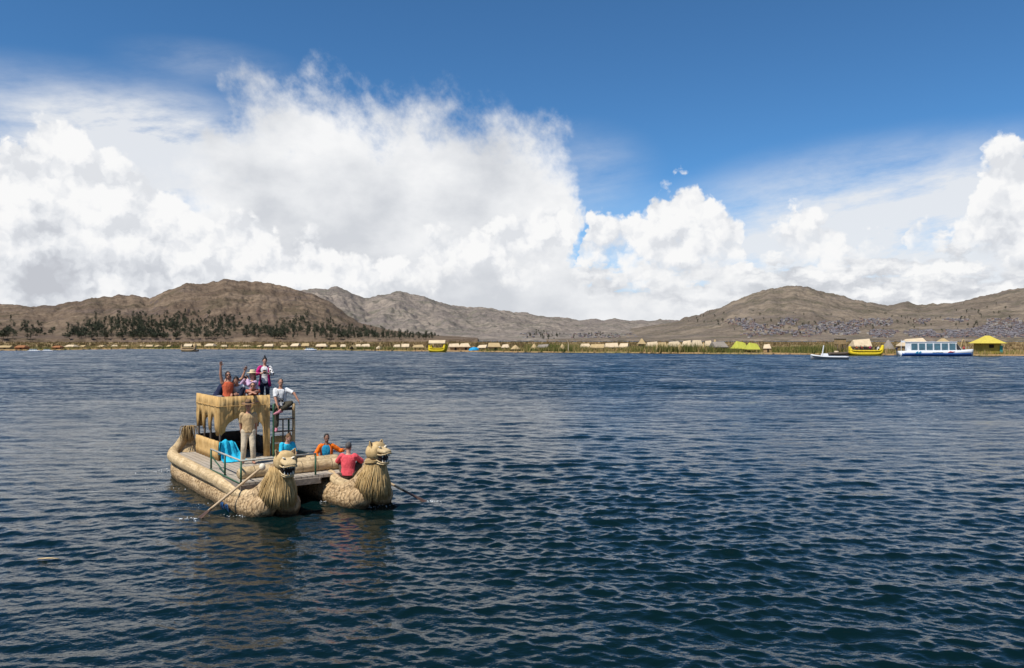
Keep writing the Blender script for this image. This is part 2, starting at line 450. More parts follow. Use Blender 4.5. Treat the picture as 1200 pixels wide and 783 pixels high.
M['deck'] = planks('deck_planks', (0.33, 0.28, 0.22), (0.47, 0.41, 0.33))
M['beam'] = plain('weathered_timber', (0.24, 0.20, 0.16), 0.8, 0.35, 6.0, bump=0.01)
M['roofmat'] = plain('dark_roof_cover', (0.03, 0.03, 0.04), 0.8, 0.3, 6.0)
M['darkwood_and_shade'] = plain('dark_timber_and_shade', (0.055, 0.035, 0.025), 0.75, 0.4, 6.0, bump=0.01)
M['pole'] = plain('pole_timber', (0.11, 0.085, 0.065), 0.8, 0.35, 7.0)
M['oar'] = plain('oar_shaft_wood', (0.42, 0.31, 0.19), 0.6, 0.2, 6.0)
M['blade'] = plain('oar_blade_wood', (0.075, 0.04, 0.025), 0.5, 0.35, 6.0)
M['green'] = plain('green_paint', (0.035, 0.10, 0.055), 0.5, 0.35, 14.0)
M['rail'] = plain('worn_rail', (0.36, 0.35, 0.30), 0.5, 0.25, 12.0)
M['black'] = plain('black_rubber', (0.012, 0.012, 0.013), 0.6)
M['mouth'] = plain('dark_mouth', (0.018, 0.010, 0.008), 0.7)
M['tooth'] = plain('white_tooth', (0.72, 0.68, 0.58), 0.4, 0.08)
M['lid'] = plain('pale_lid', (0.66, 0.60, 0.48), 0.6, 0.1)
M['ear'] = plain('ear_inside', (0.10, 0.06, 0.035), 0.8, 0.3)
M['snout'] = reed('snout_reed', (0.52, 0.38, 0.20), (0.65, 0.51, 0.31), (0.30, 0.20, 0.10), across=34, along=3.0, bump=0.008, patch=3)
M['turq'] = cloth('turquoise_cloth', (0.025, 0.42, 0.62))
M['bluerag'] = cloth('blue_rag', (0.02, 0.065, 0.16))
M['skin'] = plain('skin', (0.50, 0.27, 0.19), 0.55, 0.10, 12.0)
M['skin_tan'] = plain('skin_tanned', (0.40, 0.20, 0.13), 0.55, 0.10, 12.0)
M['skin_dark'] = plain('skin_brown', (0.22, 0.11, 0.07), 0.55, 0.10, 12.0)
M['eyeball'] = plain('eye_white', (0.5, 0.47, 0.44), 0.3, 0.03)
M['iris'] = plain('eye_iris', (0.02, 0.012, 0.008), 0.2, 0.05)
M['lips'] = plain('lips', (0.33, 0.12, 0.10), 0.5, 0.08)
M['hair'] = plain('dark_hair', (0.014, 0.010, 0.008), 0.5, 0.3, 40.0, bump=0.01)
M['hair_brown'] = plain('brown_hair', (0.16, 0.085, 0.04), 0.5, 0.4, 40.0, bump=0.01)
M['hair_grey'] = plain('grey_hair', (0.085, 0.078, 0.075), 0.6, 0.3, 40.0, bump=0.01)
M['glass'] = plain('dark_lens', (0.008, 0.007, 0.007), 0.12, 0.1, spec=0.6)

# ---------------------------------------------------------------- water
def px_r(row): return CAM_H * FOC / (row - HOR)          # distance at which a row of the photograph meets the water
def px_x(px, y): return (px - 600) / FOC * y
rows = np.concatenate([np.array([0.02, 1.0, 2.5]), px_r(np.linspace(HOR + 840, HOR + 5, 1150)), np.geomspace(860, 30000, 30)])
azf = np.radians(np.linspace(-41, 41, 1350)); azc = np.radians(np.linspace(42, 318, 70))
azs = np.concatenate([azf, azc]); fine = np.concatenate([np.ones(len(azf)), np.zeros(len(azc))])
fine[:25] = np.linspace(0, 1, 25); fine[len(azf) - 25:len(azf)] = np.linspace(1, 0, 25)
RR, AA = np.meshgrid(rows, azs, indexing='ij')
wx, wy = RR * np.sin(AA), RR * np.cos(AA)
cell = np.maximum(np.gradient(rows), 0.012)
dX = np.zeros_like(wx); dY = np.zeros_like(wx); dZ = np.zeros_like(wx)
NW = 96
lam = np.geomspace(0.16, 3.6, NW) * RNG.uniform(0.93, 1.07, NW)
spread = np.where(lam > 0.7, 0.30, np.where(lam > .35, 0.5, 0.8))
th_w = np.radians(-94) + np.radians(np.where(np.arange(NW) % 3 == 0, -22, 13)) + RNG.normal(0, 1, NW) * spread * 0.75      # travel roughly towards the camera, from the right
shape = np.interp(np.log(lam), np.log([0.16, 0.35, 0.6, 1.0, 1.6, 4.0]), [1.15, 1.3, 1.2, 0.8, 0.32, 0.12])
slope = shape / np.sqrt((shape ** 2).sum() / 2) * 0.180
gust = np.clip(0.30 + 1.4 * fbm(wx / 8.0 + 40, wy / 11.0 + 40, 4), 0.35, 1.5)
for l_, t_, s_ in zip(lam, th_w, slope):
    k = 2 * math.pi / l_
    wgt = np.clip((l_ / cell - 2.0) / 1.6, 0, 1)
    nr = int(np.max(np.nonzero(wgt > 0)[0], initial=0)) + 1
    ph = k * (wx[:nr] * math.cos(t_) + wy[:nr] * math.sin(t_)) + RNG.uniform(0, 6.283)
    # wave groups: each train is patchy, so crests start and end
    a = (s_ / k) * wgt[:nr, None] * fine[None, :] * gust[:nr]
    dZ[:nr] += a * np.cos(ph)
    q = -0.85 * a * np.sin(ph)
    dX[:nr] += q * math.cos(t_); dY[:nr] += q * math.sin(t_)
co = np.stack([wx + dX, wy + dY, dZ], -1)
far = np.clip((RR - 22) / 60, 0, 1) * (fine[None, :] > 0) + (fine[None, :] == 0)
def water_mat():
    m_ = bpy.data.materials.new('lake_water'); m_.use_nodes = True; X.nt = m_.node_tree
    b = m_.node_tree.nodes['Principled BSDF']
    p = geo('Position'); fr = attr('far')
    n1 = noise(p.v('MULTIPLY', (1.0, 1.35, 1.0)), 5.5, 3, 0.6)             # ripples
    bu = X.new('ShaderNodeBump'); bu.inputs['Distance'].default_value = 1.0; X.put(bu.inputs['Height'], n1 * 0.018)
    # waves too far off for the mesh: their slopes, taken straight from noise
    half = (0.5, 0.5, 0.5)
    s0 = noise(p.v('MULTIPLY', (0.38, 1.0, 1.0)), 0.20, 3, 0.65, color=True).v('SUBTRACT', half)
    s1 = noise(p.v('MULTIPLY', (0.55, 1.0, 1.0)), 0.62, 2, 0.6, color=True).v('SUBTRACT', half)
    s2 = noise(p.v('MULTIPLY', (0.75, 1.1, 1.0)), 2.3, 3, 0.65, color=True).v('SUBTRACT', half)
    n3 = noise(p.v('MULTIPLY', (0.30, 1.0, 1.0)), 0.045, 5, 0.6)
    s3 = noise(p.v('MULTIPLY', (0.8, 1.1, 1.0)), 6.0, 3, 0.6, color=True).v('SUBTRACT', half)
    chop = s2.v('SCALE', 0.09).v('ADD', s3.v('SCALE', 0.13)).v('MULTIPLY', (0.8, 1.0, 0.0))
    sl = s0.v('SCALE', 0.26).v('ADD', s1.v('SCALE', 0.38)).v('ADD', s2.v('SCALE', 0.45)).v('MULTIPLY', (0.75, 1.0, 0.0)).v('SCALE', fr * n3.lin(0.34, 0.66, 0.62, 1.25))
    nn = X(bu.outputs[0]).v('ADD', sl).v('ADD', chop).v('ADD', vec(0.0, fr * -0.155, 0.0))   # their steeper fronts face down the wind, towards -y
    nn = nn.v('NORMALIZE')
    X.put(b.inputs['Normal'], nn)
    big = noise(p, 0.02, 4, 0.5)
    X.put(b.inputs['Base Color'], mix(big.lin(0.35, 0.65), (0.0012, 0.0078, 0.0082), (0.0017, 0.0098, 0.0105)))
    X.put(b.inputs['Roughness'], fr * 0.05 + 0.03)
    b.inputs['IOR'].default_value = 1.333; b.inputs['Specular IOR Level'].default_value = 0.5
    return m_
M['water'] = water_mat()
water = grid_mesh('lake_water', co, len(azs), len(rows), M['water'], {'far': far}, wrap=True)
del wx, wy, dX, dY, dZ, RR, AA, gust, co

# ---------------------------------------------------------------- hills
def hill(name, prof, r_foot, r_top, r_back, mat_, step=0.045, nrow=120, amp=0.16, seed=0.0, gul=38.0, foot_h=1.0, power=1.15, fade=None):
    a0, a1 = sky_dir(prof[0][0], 398)[0], sky_dir(prof[-1][0], 398)[0]
    pa = np.array([sky_dir(x, y)[0] for x, y in prof]); pe = np.array([(HOR - y) / FOC * math.cos(sky_dir(x, y)[0]) for x, y in prof])
    az_ = np.arange(a0, a1, math.radians(step))
    def height(az, r):
        e = np.interp(az, pa, pe)
        e = e + (fbm(az * 70 + seed, r / 420.0 + seed, 5, 0.6) - 0.5) * 0.0075 * np.clip(e / 0.03, 0, 1)
        rt = r_top * (1 + 0.10 * (fbm(az * 7 + seed, az * 0 + seed, 3) - 0.5) * 2)
        hr = e * rt
        t = np.clip((r - r_foot) / (rt - r_foot), 0, 1)
        tb = np.clip((r - rt) / (r_back - rt), 0, 1)
        base = hr * t ** power * (1 - tb ** 1.5)
        g1 = fbm(az * gul + seed + r / 900.0, r / 1500.0 + seed, 5, 0.55)
        g2 = 1 - np.abs(fbm(az * gul * 0.6 + 9 + seed - r / 1500, r / 1100.0 + seed + 4, 5, 0.55) * 2 - 1)
        fine_ = fbm(az * r / 55.0, r / 55.0 + seed, 4, 0.6) - 0.5
        mid = np.clip(t * (1 - t) * 4, 0, 1)
        h = base + hr * amp * mid * ((g1 - 0.5) * 1.9 - (g2 - 0.62) * 1.5) + fine_ * hr * 0.07 * np.clip(t * 3, 0, 1) * (0.35 + 0.65 * mid)
        return np.maximum(h, 0) + CAM_H * 0 + foot_h * (t > 0)
    rr = np.concatenate([np.linspace(r_foot, r_top * 1.12, nrow), np.linspace(r_top * 1.14, r_back, 14)])
    RR_, AA_ = np.meshgrid(rr, az_, indexing='ij')
    hh = height(AA_, RR_); hh[0] = -3.0
    co_ = np.stack([RR_ * np.sin(AA_), RR_ * np.cos(AA_), hh + CAM_H * (hh > 0) * 0.9], -1)
    grid_mesh(name, co_, len(az_), len(rr), mat_)
    return lambda az, r: height(np.full_like(r, az), r) + CAM_H * 0.9
def hill_mat(name, base, alt, rock, scale=1.0, bluish=0.0, strata=0.3, scrub=0.35):
    def fn():
        p = geo('Position'); nz = geo('Normal').sep()[2]
        q = p.v('SCALE', scale)
        n1 = noise(q, 0.006, 6, 0.62); n2 = noise(q, 0.035, 6, 0.65); n3 = noise(q, 0.15, 4, 0.6)
        c_ = mix(n1.lin(0.40, 0.60), tuple(x * 0.86 for x in base), tuple(x * 1.08 for x in alt))
        c_ = mix(noise(q, 0.011, 6, 0.68).step(0.48, 0.60) * 0.8, c_, (base[0] * 0.56, base[1] * 0.64, base[2] * 0.55))
        c_ = mix(n2.lin(0.42, 0.64, 0, 0.6), c_, tuple(x * 0.50 for x in base))
        band = noise(p.v('MULTIPLY', (0.003, 0.003, 0.06)), 1.0, 5, 0.65)
        c_ = mix((band.step(0.50, 0.62) * n2.lin(0.35, 0.6)) * strata, c_, rock)
        c_ = mix(nz.step(0.80, 0.62) * 0.65, c_, rock)
        sp = voro(q, 0.030, feature='F1')
        c_ = mix(sp.step(0.30, 0.16) * n1.step(0.42, 0.58) * scrub, c_, (0.030, 0.034, 0.026))
        c_ = mix(n3.lin(0.45, 0.75, 0, 0.35), c_, tuple(min(1, x * 1.7) for x in alt))
        return c_, (n2 * 0.7 + n3 * 0.5, 5.0 / scale)
    return material(name, fn, 0.95, 0.05)
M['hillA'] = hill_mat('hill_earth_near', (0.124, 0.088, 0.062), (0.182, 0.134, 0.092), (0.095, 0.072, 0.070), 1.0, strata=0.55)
M['hillB'] = hill_mat('hill_earth_hazed', (0.190, 0.162, 0.142), (0.248, 0.208, 0.170), (0.145, 0.128, 0.130), 0.55)  # paler earth: distance haze put into its colour
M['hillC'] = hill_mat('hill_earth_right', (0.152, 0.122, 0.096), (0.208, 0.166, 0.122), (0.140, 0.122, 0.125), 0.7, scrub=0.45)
PA = [(-420, 372), (-150, 365), (-60, 360), (0, 357), (40, 359), (70, 358), (90, 352), (130, 348), (158, 346), (175, 349), (195, 341), (215, 334), (240, 332), (262, 328), (280, 331), (300, 329), (318, 331), (345, 338), (370, 346), (390, 356), (405, 368), (420, 377), (450, 386), (490, 392), (560, 396)]
PB = [(300, 350), (340, 345), (362, 339), (395, 337), (412, 343), (428, 349), (440, 346), (468, 342), (495, 348), (525, 356), (548, 361), (562, 359), (580, 363), (620, 368), (648, 372), (690, 375), (720, 374), (745, 377), (775, 374), (800, 376), (840, 378), (900, 380), (1000, 384)]
PC = [(640, 396), (720, 388), (770, 380), (800, 374), (830, 366), (860, 352), (885, 343), (905, 337), (930, 335), (948, 337), (970, 342), (1000, 351), (1030, 357), (1060, 355), (1085, 356), (1115, 354), (1150, 347), (1180, 340), (1205, 336), (1260, 330), (1350, 326), (1450, 335), (1600, 350)]
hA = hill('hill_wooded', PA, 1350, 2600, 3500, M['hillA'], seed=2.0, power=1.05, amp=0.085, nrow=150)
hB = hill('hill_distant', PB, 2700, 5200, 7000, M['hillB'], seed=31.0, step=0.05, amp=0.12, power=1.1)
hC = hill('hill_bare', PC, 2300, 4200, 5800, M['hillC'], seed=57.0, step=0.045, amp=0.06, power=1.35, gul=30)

# ---------------------------------------------------------------- the floating islands' ground and their reeds
SH = np.array([(-700, 412), (-200, 411.5), (0, 411), (60, 410.6), (110, 409.6), (160, 409.1), (300, 409.6), (450, 411.3), (600, 413), (750, 414), (900, 415.3), (1200, 417.3), (1900, 419)])
sh_az = np.array([sky_dir(x, 398)[0] for x, y in SH]); sh_y = np.array([px_r(y) for x, y in SH])   # depth (world y) of the shore
def shore_y(az): 
    y = np.interp(az, sh_az, sh_y)
    return y * (1 + 0.018 * (fbm(az * 210, az * 0 + 2, 5, 0.65) - 0.5) * 2)
def at_shore(px, back=0.0):
    """a point on the island `back` metres behind the water's edge in the direction of column px"""
    az = sky_dir(px, 398)[0]; y = float(shore_y(np.array([az]))[0]) + back
    return Vector((px_x(px, y), y, 0.42))
az_ = np.radians(np.linspace(-41, 45, 1500)); tt = np.concatenate([[0, 0.35, 0.8, 2, 5, 10, 20, 40], np.linspace(70, 1300, 30)])
TT, AA = np.meshgrid(tt, az_, indexing='ij')
Y = shore_y(AA) + TT; Xx = np.tan(AA) * Y
Z = np.clip(TT * 0.9 - 0.1, -0.1, 0.40) + (fbm(Xx / 3, Y / 5, 3) - 0.5) * 0.18 * (TT > 0.2)
def island_fn():
    p = geo('Position'); n = noise(p.v('MULTIPLY', (1, 0.3, 1)), 0.05, 5, 0.6); n2 = noise(p, 0.6, 4, 0.6)
    c_ = mix(n.lin(0.42, 0.58), (0.26, 0.165, 0.08), (0.15, 0.13, 0.05))
    return mix(n2.lin(0.4, 0.7, 0, 0.6), c_, (0.36, 0.25, 0.13))
M['island'] = material('island_straw', island_fn, 0.95, 0.05)
grid_mesh('island_ground', np.stack([Xx, Y, Z], -1), len(az_), len(tt), M['island'])
def reed_tone():
    t = attr('tone'); p = geo('Position')
    n = noise(p.v('MULTIPLY', (1, 0.25, 1)), 0.045, 4, 0.6)
    return ((t - 0.5) * 0.5 + n).ramp((0.26, (0.050, 0.070, 0.018)), (0.46, (0.125, 0.140, 0.036)), (0.62, (0.23, 0.19, 0.065)), (0.72, (0.42, 0.29, 0.14)))
M['reeds'] = material('totora_reed', reed_tone, 0.9, 0.08)
def brown_tone():
    t = attr('tone'); p = geo('Position')
    n = noise(p.v('MULTIPLY', (1, 0.25, 1)), 0.02, 4, 0.6)
    return ((t - 0.5) * 0.4 + n).ramp((0.28, (0.070, 0.066, 0.026)), (0.46, (0.135, 0.098, 0.045)), (0.72, (0.225, 0.150, 0.080)))
M['brown_reeds'] = material('dry_totora_reed', brown_tone, 0.9, 0.08)
def reed_bed(name, n, lo, hi, hmin, hmax, power=1.0, mat_='reeds', azlo=-40.0, azhi=43.0, thr=0.0, width=0.10, blades=9):
    az = np.radians(RNG.uniform(azlo, azhi, n)); back = lo + (hi - lo) * RNG.random(n) ** power
    y = shore_y(az) + back; x = np.tan(az) * y
    patch = fbm(x / 26 + 3, y / 60, 3)
    keep = patch > thr; az, y, x, patch = az[keep], y[keep], x[keep], patch[keep]
    n = len(x); hgt = RNG.uniform(hmin, hmax, n) * np.clip(0.05 + 1.9 * (patch - 0.1), 0.3, 1.6)
    k = blades; w = width * (y / 250.0) ** 0.6
    bx = x[:, None] + RNG.normal(0, 0.45, (n, k)) * (y / 300)[:, None]; by = y[:, None] + RNG.normal(0, 0.5, (n, k))
    hh = hgt[:, None] * RNG.uniform(0.6, 1.15, (n, k)); lean = RNG.normal(0, 0.16, (n, k)) * hh; ang = RNG.uniform(0, 3.14, (n, k))
    wv = w[:, None] * RNG.uniform(0.6, 1.3, (n, k))
    tri = np.empty((n, k, 3, 3))
    tri[..., 0, 0] = bx - wv * np.cos(ang); tri[..., 0, 1] = by - wv * np.sin(ang); tri[..., 0, 2] = 0.2
    tri[..., 1, 0] = bx + wv * np.cos(ang); tri[..., 1, 1] = by + wv * np.sin(ang); tri[..., 1, 2] = 0.2
    tri[..., 2, 0] = bx + lean; tri[..., 2, 1] = by + RNG.normal(0, 0.1, (n, k)); tri[..., 2, 2] = 0.25 + hh
    me = tri_mesh(name, tri.reshape(-1, 3, 3), M[mat_], cols=RNG.random(n * k))
    o = bpy.data.objects.new(name, me); col.objects.link(o)
    return o
tag(reed_bed('totora_reeds', 8000, 1.0, 30, 0.8, 2.0, thr=0.36), 'olive and brown totora reeds growing along the island shore', 'reeds', kind='stuff')
tag(reed_bed('tall_totora_reeds', 4200, 1.5, 20, 1.7, 2.9, azlo=1.0, azhi=22, thr=0.38), 'tall green totora reeds at the water edge left of the speedboat', 'reeds', kind='stuff')
tag(reed_bed('far_reed_bed', 7000, 60, 1200, 1.4, 2.6, power=1.6, thr=0.30, width=0.22, blades=6, mat_='brown_reeds'), 'wide brown reed bed behind the straw huts', 'reeds', kind='stuff')

# ---------------------------------------------------------------- the reed boat (local axes: u forward, v to the photograph's right, w up)
BO = Vector((-5.9, 20.4, 0.0)); B_RZ = math.atan2(-0.8, 0.6)
BM = Matrix.Translation(BO) @ Matrix.Rotation(B_RZ, 4, 'Z')
def b2w(u, v, w): return BM @ Vector((u, v, w))
boat = thing('reed_boat', 'large double-hulled straw boat with two puma head prows and a straw cabin', 'reed boat', BO, B_RZ)

def make_hull(du, dv, tail=True, cockpit=False):
    mb = MB()
    for sgn in (-1, 1):
        P = [(-8.75, .08, .42), (-8.3, .24, .22), (-7.2, .34, .12), (-4.5, .37, .10), (-2.2, .37, .11), (-1.2, .36, .14), (-.74, .33, .24), (-.36, .23, .52), (-.10, .12, .88), (.09, .06, 1.24)]
        rad = [.20, .33, .41, .44, .44, .43, .39, .29, .22, .19]
        mb.tube([(u + du, sgn * v + dv, w) for u, v, w in P], rad, 22, seg=120, jit=0.022, up=(0, 0, -1))
        # the rounded foot of the prow
        mb.tube([(du - 1.3, dv + sgn * .36, .10), (du - .75, dv + sgn * .35, .12), (du - .28, dv + sgn * .33, .19), (du - .05, dv + sgn * .31, .28)], [.37, .40, .37, .29], 20, seg=16, jit=0.02, dome=True)
    hull = obj('hull', mb, M['hull'], boat)
    # gunwale rolls
    for sgn in (-1, 1):
        if cockpit and sgn < 0:
            P = [(-1.95, -.34, .66), (-1.6, -.42, .62), (-1.2, -.44, .52), (-.8, -.41, .49), (-.55, -.37, .54), (-.36, -.29, .68)]
        elif tail and sgn < 0:
            P = [(-8.42, -.02, 1.44), (-8.56, -.08, 1.18), (-8.70, -.20, .88), (-8.68, -.36, .69), (-8.3, -.50, .63), (-7.4, -.60, .60), (-5.2, -.62, .57), (-3.0, -.62, .54), (-1.7, -.58, .46), (-.95, -.50, .42), (-.58, -.38, .50), (-.36, -.29, .68)]
        elif tail:
            P = [(-8.42, .04, 1.42), (-8.56, .12, 1.15), (-8.66, .26, .86), (-8.4, .42, .66), (-7.4, .56, .58), (-5.2, .58, .52), (-3.0, .58, .50), (-1.7, .56, .45), (-.95, .48, .42), (-.58, .38, .50), (-.36, .29, .68)]
        else:
            P = [(-8.6, sgn * .1, .72), (-7.4, sgn * .5, .62), (-5.2, sgn * .56, .58), (-3.0, sgn * .56, .56), (-1.7, sgn * .54, .50), (-.95, sgn * .48, .46), (-.58, sgn * .38, .52), (-.36, sgn * .29, .70)]
        r = [.115, .135, .16] + [.185] * (len(P) - 6) + [.165, .14, .10]
        g = MB(); g.tube([(u + du, v + dv, w) for u, v, w in P], r, 16, seg=90, jit=0.03, up=(0, .3, -1) if not tail else None, dome=True)
        obj('gunwale_roll', g, M['roll'], hull)
    if tail:
        t = MB()
        for k in range(95):                      # frayed reed ends drooping from the sternpost
            a = random.uniform(-1.2, 1.2); d = Vector((math.cos(a) * .8, math.sin(a), 0)); L_ = random.uniform(.18, .46)
            p0 = Vector((-8.46 + du, .0 + dv, 1.46)) + Vector((random.uniform(-.08, .08), random.uniform(-.12, .12), random.uniform(-.04, .08)))
            t.tube([p0, p0 + d * L_ * .35 + V3(0, 0, .05), p0 + d * L_ * .55 + V3(0, 0, -L_ * .35), p0 + d * L_ * .62 + V3(0, 0, -L_ * .95)], [.016, .016, .012, .005], 4, seg=5)
        t.ell((-8.46 + du, dv, 1.47), (.13, .14, .10), nu=14)
        obj('stern_tuft', t, M['dry'], hull)
        s_ = MB()                                # pale reed matting that closes the stern between the two rolls
        s_.rings([[Vector((-8.72 + du, -.05 + dv, 1.28)), Vector((-8.60 + du, .05 + dv, 1.28)), Vector((-8.60 + du, .09 + dv, 1.28)), Vector((-8.75 + du, 0 + dv, 1.28))],
                  [Vector((-8.72 + du, -.36 + dv, .66)), Vector((-8.22 + du, .34 + dv, .66)), Vector((-8.26 + du, .38 + dv, .66)), Vector((-8.80 + du, -.30 + dv, .66))]])
        obj('stern_matting', s_, M['roll'], hull, smooth=False)
    # mane: strands hung round the neck from under the head
    m_ = MB()
    for k in range(1050):
        a = random.uniform(-math.pi, math.pi)
        back = abs(a) / math.pi
        L_ = random.uniform(.78, 1.05) * (1.0 - .30 * back ** 2)
        c0 = Vector((du + .18 - .06 * back, dv, 1.27)); d = Vector((math.cos(a), math.sin(a), 0)); tw = Vector((-d.y, d.x, 0)) * random.uniform(-.06, .06)
        r0 = random.uniform(.18, .25); fl = random.uniform(.36, .47) + .06 * max(0, back - .4)
        P = [c0 + d * r0, c0 + d * (r0 + .05) + V3(-.02, 0, -.24 * L_) + tw * .3, c0 + d * (fl * .88) + V3(-.08, 0, -.62 * L_) + tw, c0 + d * fl + V3(-.13, 0, -L_) + tw * 1.6]
        bk = max(0.0, -math.cos(a)) * random.uniform(.75, 1.15)
        P = [p + V3(-q * bk, 0, 0) for p, q in zip(P, (.0, .07, .18, .28))]
        wd = random.uniform(.007, .017)
        m_.tube(P, [wd, wd * 1.15, wd, wd * .55], 4, seg=5, uvo=random.uniform(1, 60))
    obj('mane', m_, M['mane'], hull)
    return hull
hull_l = make_hull(0.0, -0.10)
hull_r = make_hull(0.44, 2.36, tail=False, cockpit=True)
# blue rags lashed under the left hull's gunwale
for uu in (-1.75, -1.38):
    g = MB()
    for k in range(7):
        g.tube([(uu + random.uniform(-.10, .10), -.96, .16), (uu + random.uniform(-.14, .14), -.98, .12), (uu + random.uniform(-.18, .18), -.95, -.03)], [.018, .028, .015], 6, seg=4, flat=(1, .5))
    tag(obj('blue_rag', g, M['bluerag'], hull_l))

def make_head(cu, cv, cw, yaw, pitch, kind):
    T = Matrix.Translation((cu, cv, cw)) @ Matrix.Rotation(yaw, 4, 'Z') @ Matrix.Rotation(-pitch, 4, 'Y')
    Rm = T.to_3x3()
    P = lambda x, y, z: T @ Vector((x, y, z))
    h = MB()
    # skull as reed rings running front to back
    prof = [(-.30, .06), (-.27, .15), (-.20, .225), (-.10, .275), (.0, .29), (.10, .275), (.17, .235)]
    n = 26; rings = []; uv = []
    for i, (x, r) in enumerate(prof):
        ring = []
        for j in range(n):
            a = 2 * math.pi * j / n; rr = r * (1 + random.uniform(-.012, .012))
            ring.append(P(x, rr * math.cos(a) * 1.02, .02 + rr * math.sin(a) * .95)); uv.append((x * 1.6, abs(a - math.pi) * .29))
        rings.append(ring)
    h.rings(rings, uv=uv)
    h.tube([P(-.12, 0, -.12), P(-.06, 0, -.36)], [.245, .20], 20, seg=4)       # throat
    for k in range(2): h.tube([P(-.02 - .02 * k, .27 * math.cos(t), -.20 - .035 * k + .0 * t + .0 + .0 + .06 * math.sin(t) * 0) + Rm @ Vector((.26 * math.sin(t) - .06, 0, 0)) for t in np.linspace(0, 2 * math.pi, 25)], .016, 6)
    head = obj('puma_head', h, M['head'], boat)
    s_ = MB()                                    # upper muzzle, brow and nose
    def sect(x, w_, zt, zb, n=16):
        return [P(x, w_ * math.copysign(abs(math.cos(a)) ** .75, math.cos(a)), (zt + zb) / 2 + (zt - zb) / 2 * math.copysign(abs(math.sin(a)) ** .8, math.sin(a))) for a in [2 * math.pi * j / n for j in range(n)]]
    s_.rings([sect(.08, .22, .19, -.02), sect(.17, .205, .155, -.03), (sect(.26, .185, .10, -.04)), sect(.345, .165, .06, -.045), sect(.385, .12, .03, -.035)])
    s_.tube([P(.13, -.21, -.03), P(.27, -.195, -.055), P(.36, -.15, -.05), P(.39, 0, -.03), P(.36, .15, -.05), P(.27, .195, -.055), P(.13, .21, -.03)], .017, 8, seg=24, dome=True)
    obj('snout', s_, M['snout'], head)
    j_ = MB()                                    # lower jaw, open
    j_.rings([sect(.10, .185, -.21, -.31), sect(.20, .165, -.255, -.335), sect(.275, .135, -.285, -.34), sect(.305, .09, -.29, -.33)])
    j_.tube([P(.10, -.19, -.17), P(.21, -.165, -.24), P(.295, -.10, -.275), P(.31, 0, -.278), P(.295, .10, -.275), P(.21, .165, -.24), P(.10, .19, -.17)], .015, 8, seg=24, dome=True)
    obj('lower_jaw', j_, M['snout'], head)
    mo = MB(); mo.rings([sect(.05, .20, .0, -.25), sect(.19, .18, -.02, -.262), sect(.245, .155, -.03, -.272)]); obj('mouth', mo, M['mouth'], head)
    te = MB()
    for y, ln in ((-.145, .085), (-.075, .05), (-.025, .045), (.025, .045), (.075, .05), (.145, .085)):
        x = .365 - abs(y) * .55; te.tube([P(x, y, -.04), P(x + .005, y, -.05 - ln * .5), P(x - .005, y, -.05 - ln)], [.021, .017, .004], 7, seg=4)
    for y, ln in ((-.11, .075), (-.04, .04), (.04, .04), (.11, .075)):
        x = .30 - abs(y) * .45; te.tube([P(x, y, -.27), P(x, y, -.255 + ln * .5), P(x - .005, y, -.25 + ln)], [.018, .015, .004], 7, seg=4)
    obj('teeth', te, M['tooth'], head)
    for sgn in (-1, 1):
        e = MB(); e.ell(P(.205, sgn * .115, .145), (.032, .052, .020), Rm @ Matrix.Rotation(sgn * .35, 3, 'X') @ Matrix.Rotation(.5, 3, 'Y'), 14, 8)
        eye = obj('eye', e, M['lid'], head)
        pu = MB(); pu.ell(P(.238, sgn * .112, .138), (.012, .036, .009), Rm @ Matrix.Rotation(sgn * .35, 3, 'X'), 10, 6)
        # the dark slit belongs to the eye: joined as a second material
        k = obj('pupil', pu, M['mouth'], None)
        eye.data.materials.append(M['mouth']); 
        base = len(eye.data.vertices); va = [tuple(v.co) for v in eye.data.vertices] + [tuple(v.co) for v in k.data.vertices]
        fa = [tuple(p.vertices) for p in eye.data.polygons] + [tuple(i + base for i in p.vertices) for p in k.data.polygons]
        nb = len(eye.data.polygons); me = bpy.data.meshes.new('eye'); me.from_pydata(va, [], fa); me.materials.append(M['lid']); me.materials.append(M['mouth'])
        me.polygons.foreach_set('material_index', [0] * nb + [1] * (len(fa) - nb)); me.polygons.foreach_set('use_smooth', [True] * len(fa)); me.update(); eye.data = me
        bpy.data.objects.remove(k)
        er = MB()
        b0, b1, tip = P(-.02, sgn * .13, .245), P(.03, sgn * .255, .15), P(-.01, sgn * .262, .325)
        mid = P(.035, sgn * .19, .215)
        bk = P(-.12, sgn * .20, .20)
        er.add([b0, b1, tip, mid, bk], [(0, 3, 2), (3, 1, 2), (1, 4, 2), (4, 0, 2), (0, 4, 1), (0, 1, 3)])
        ear = obj('ear', er, [M['head'], M['ear']], head, smooth=False)
        ear.data.polygons[0].material_index = 1; ear.data.polygons[1].material_index = 1
        ri = MB(); ri.tube([b0, b0.lerp(tip, .5), tip, b1.lerp(tip, .5), b1], .014, 6, seg=12); rim = obj('ear_rim', ri, M['head'], None)
        va = [tuple(v.co) for v in ear.data.vertices] + [tuple(v.co) for v in rim.data.vertices]
        nb = len(ear.data.polygons); base = len(ear.data.vertices)
        fa = [tuple(p.vertices) for p in ear.data.polygons] + [tuple(i + base for i in p.vertices) for p in rim.data.polygons]
        mi = [p.material_index for p in ear.data.polygons] + [0] * (len(fa) - nb)
        me = bpy.data.meshes.new('ear'); me.from_pydata(va, [], fa); me.materials.append(M['head']); me.materials.append(M['ear'])
        me.polygons.foreach_set('material_index', mi); me.update(); ear.data = me; bpy.data.objects.remove(rim)
    return head
HEAD_L, HEAD_R = (0.30, -0.02, 1.40), (0.68, 2.36, 1.48)
make_head(*HEAD_L, R(0), R(-4), 0)
make_head(*HEAD_R, R(24), R(6), 1)

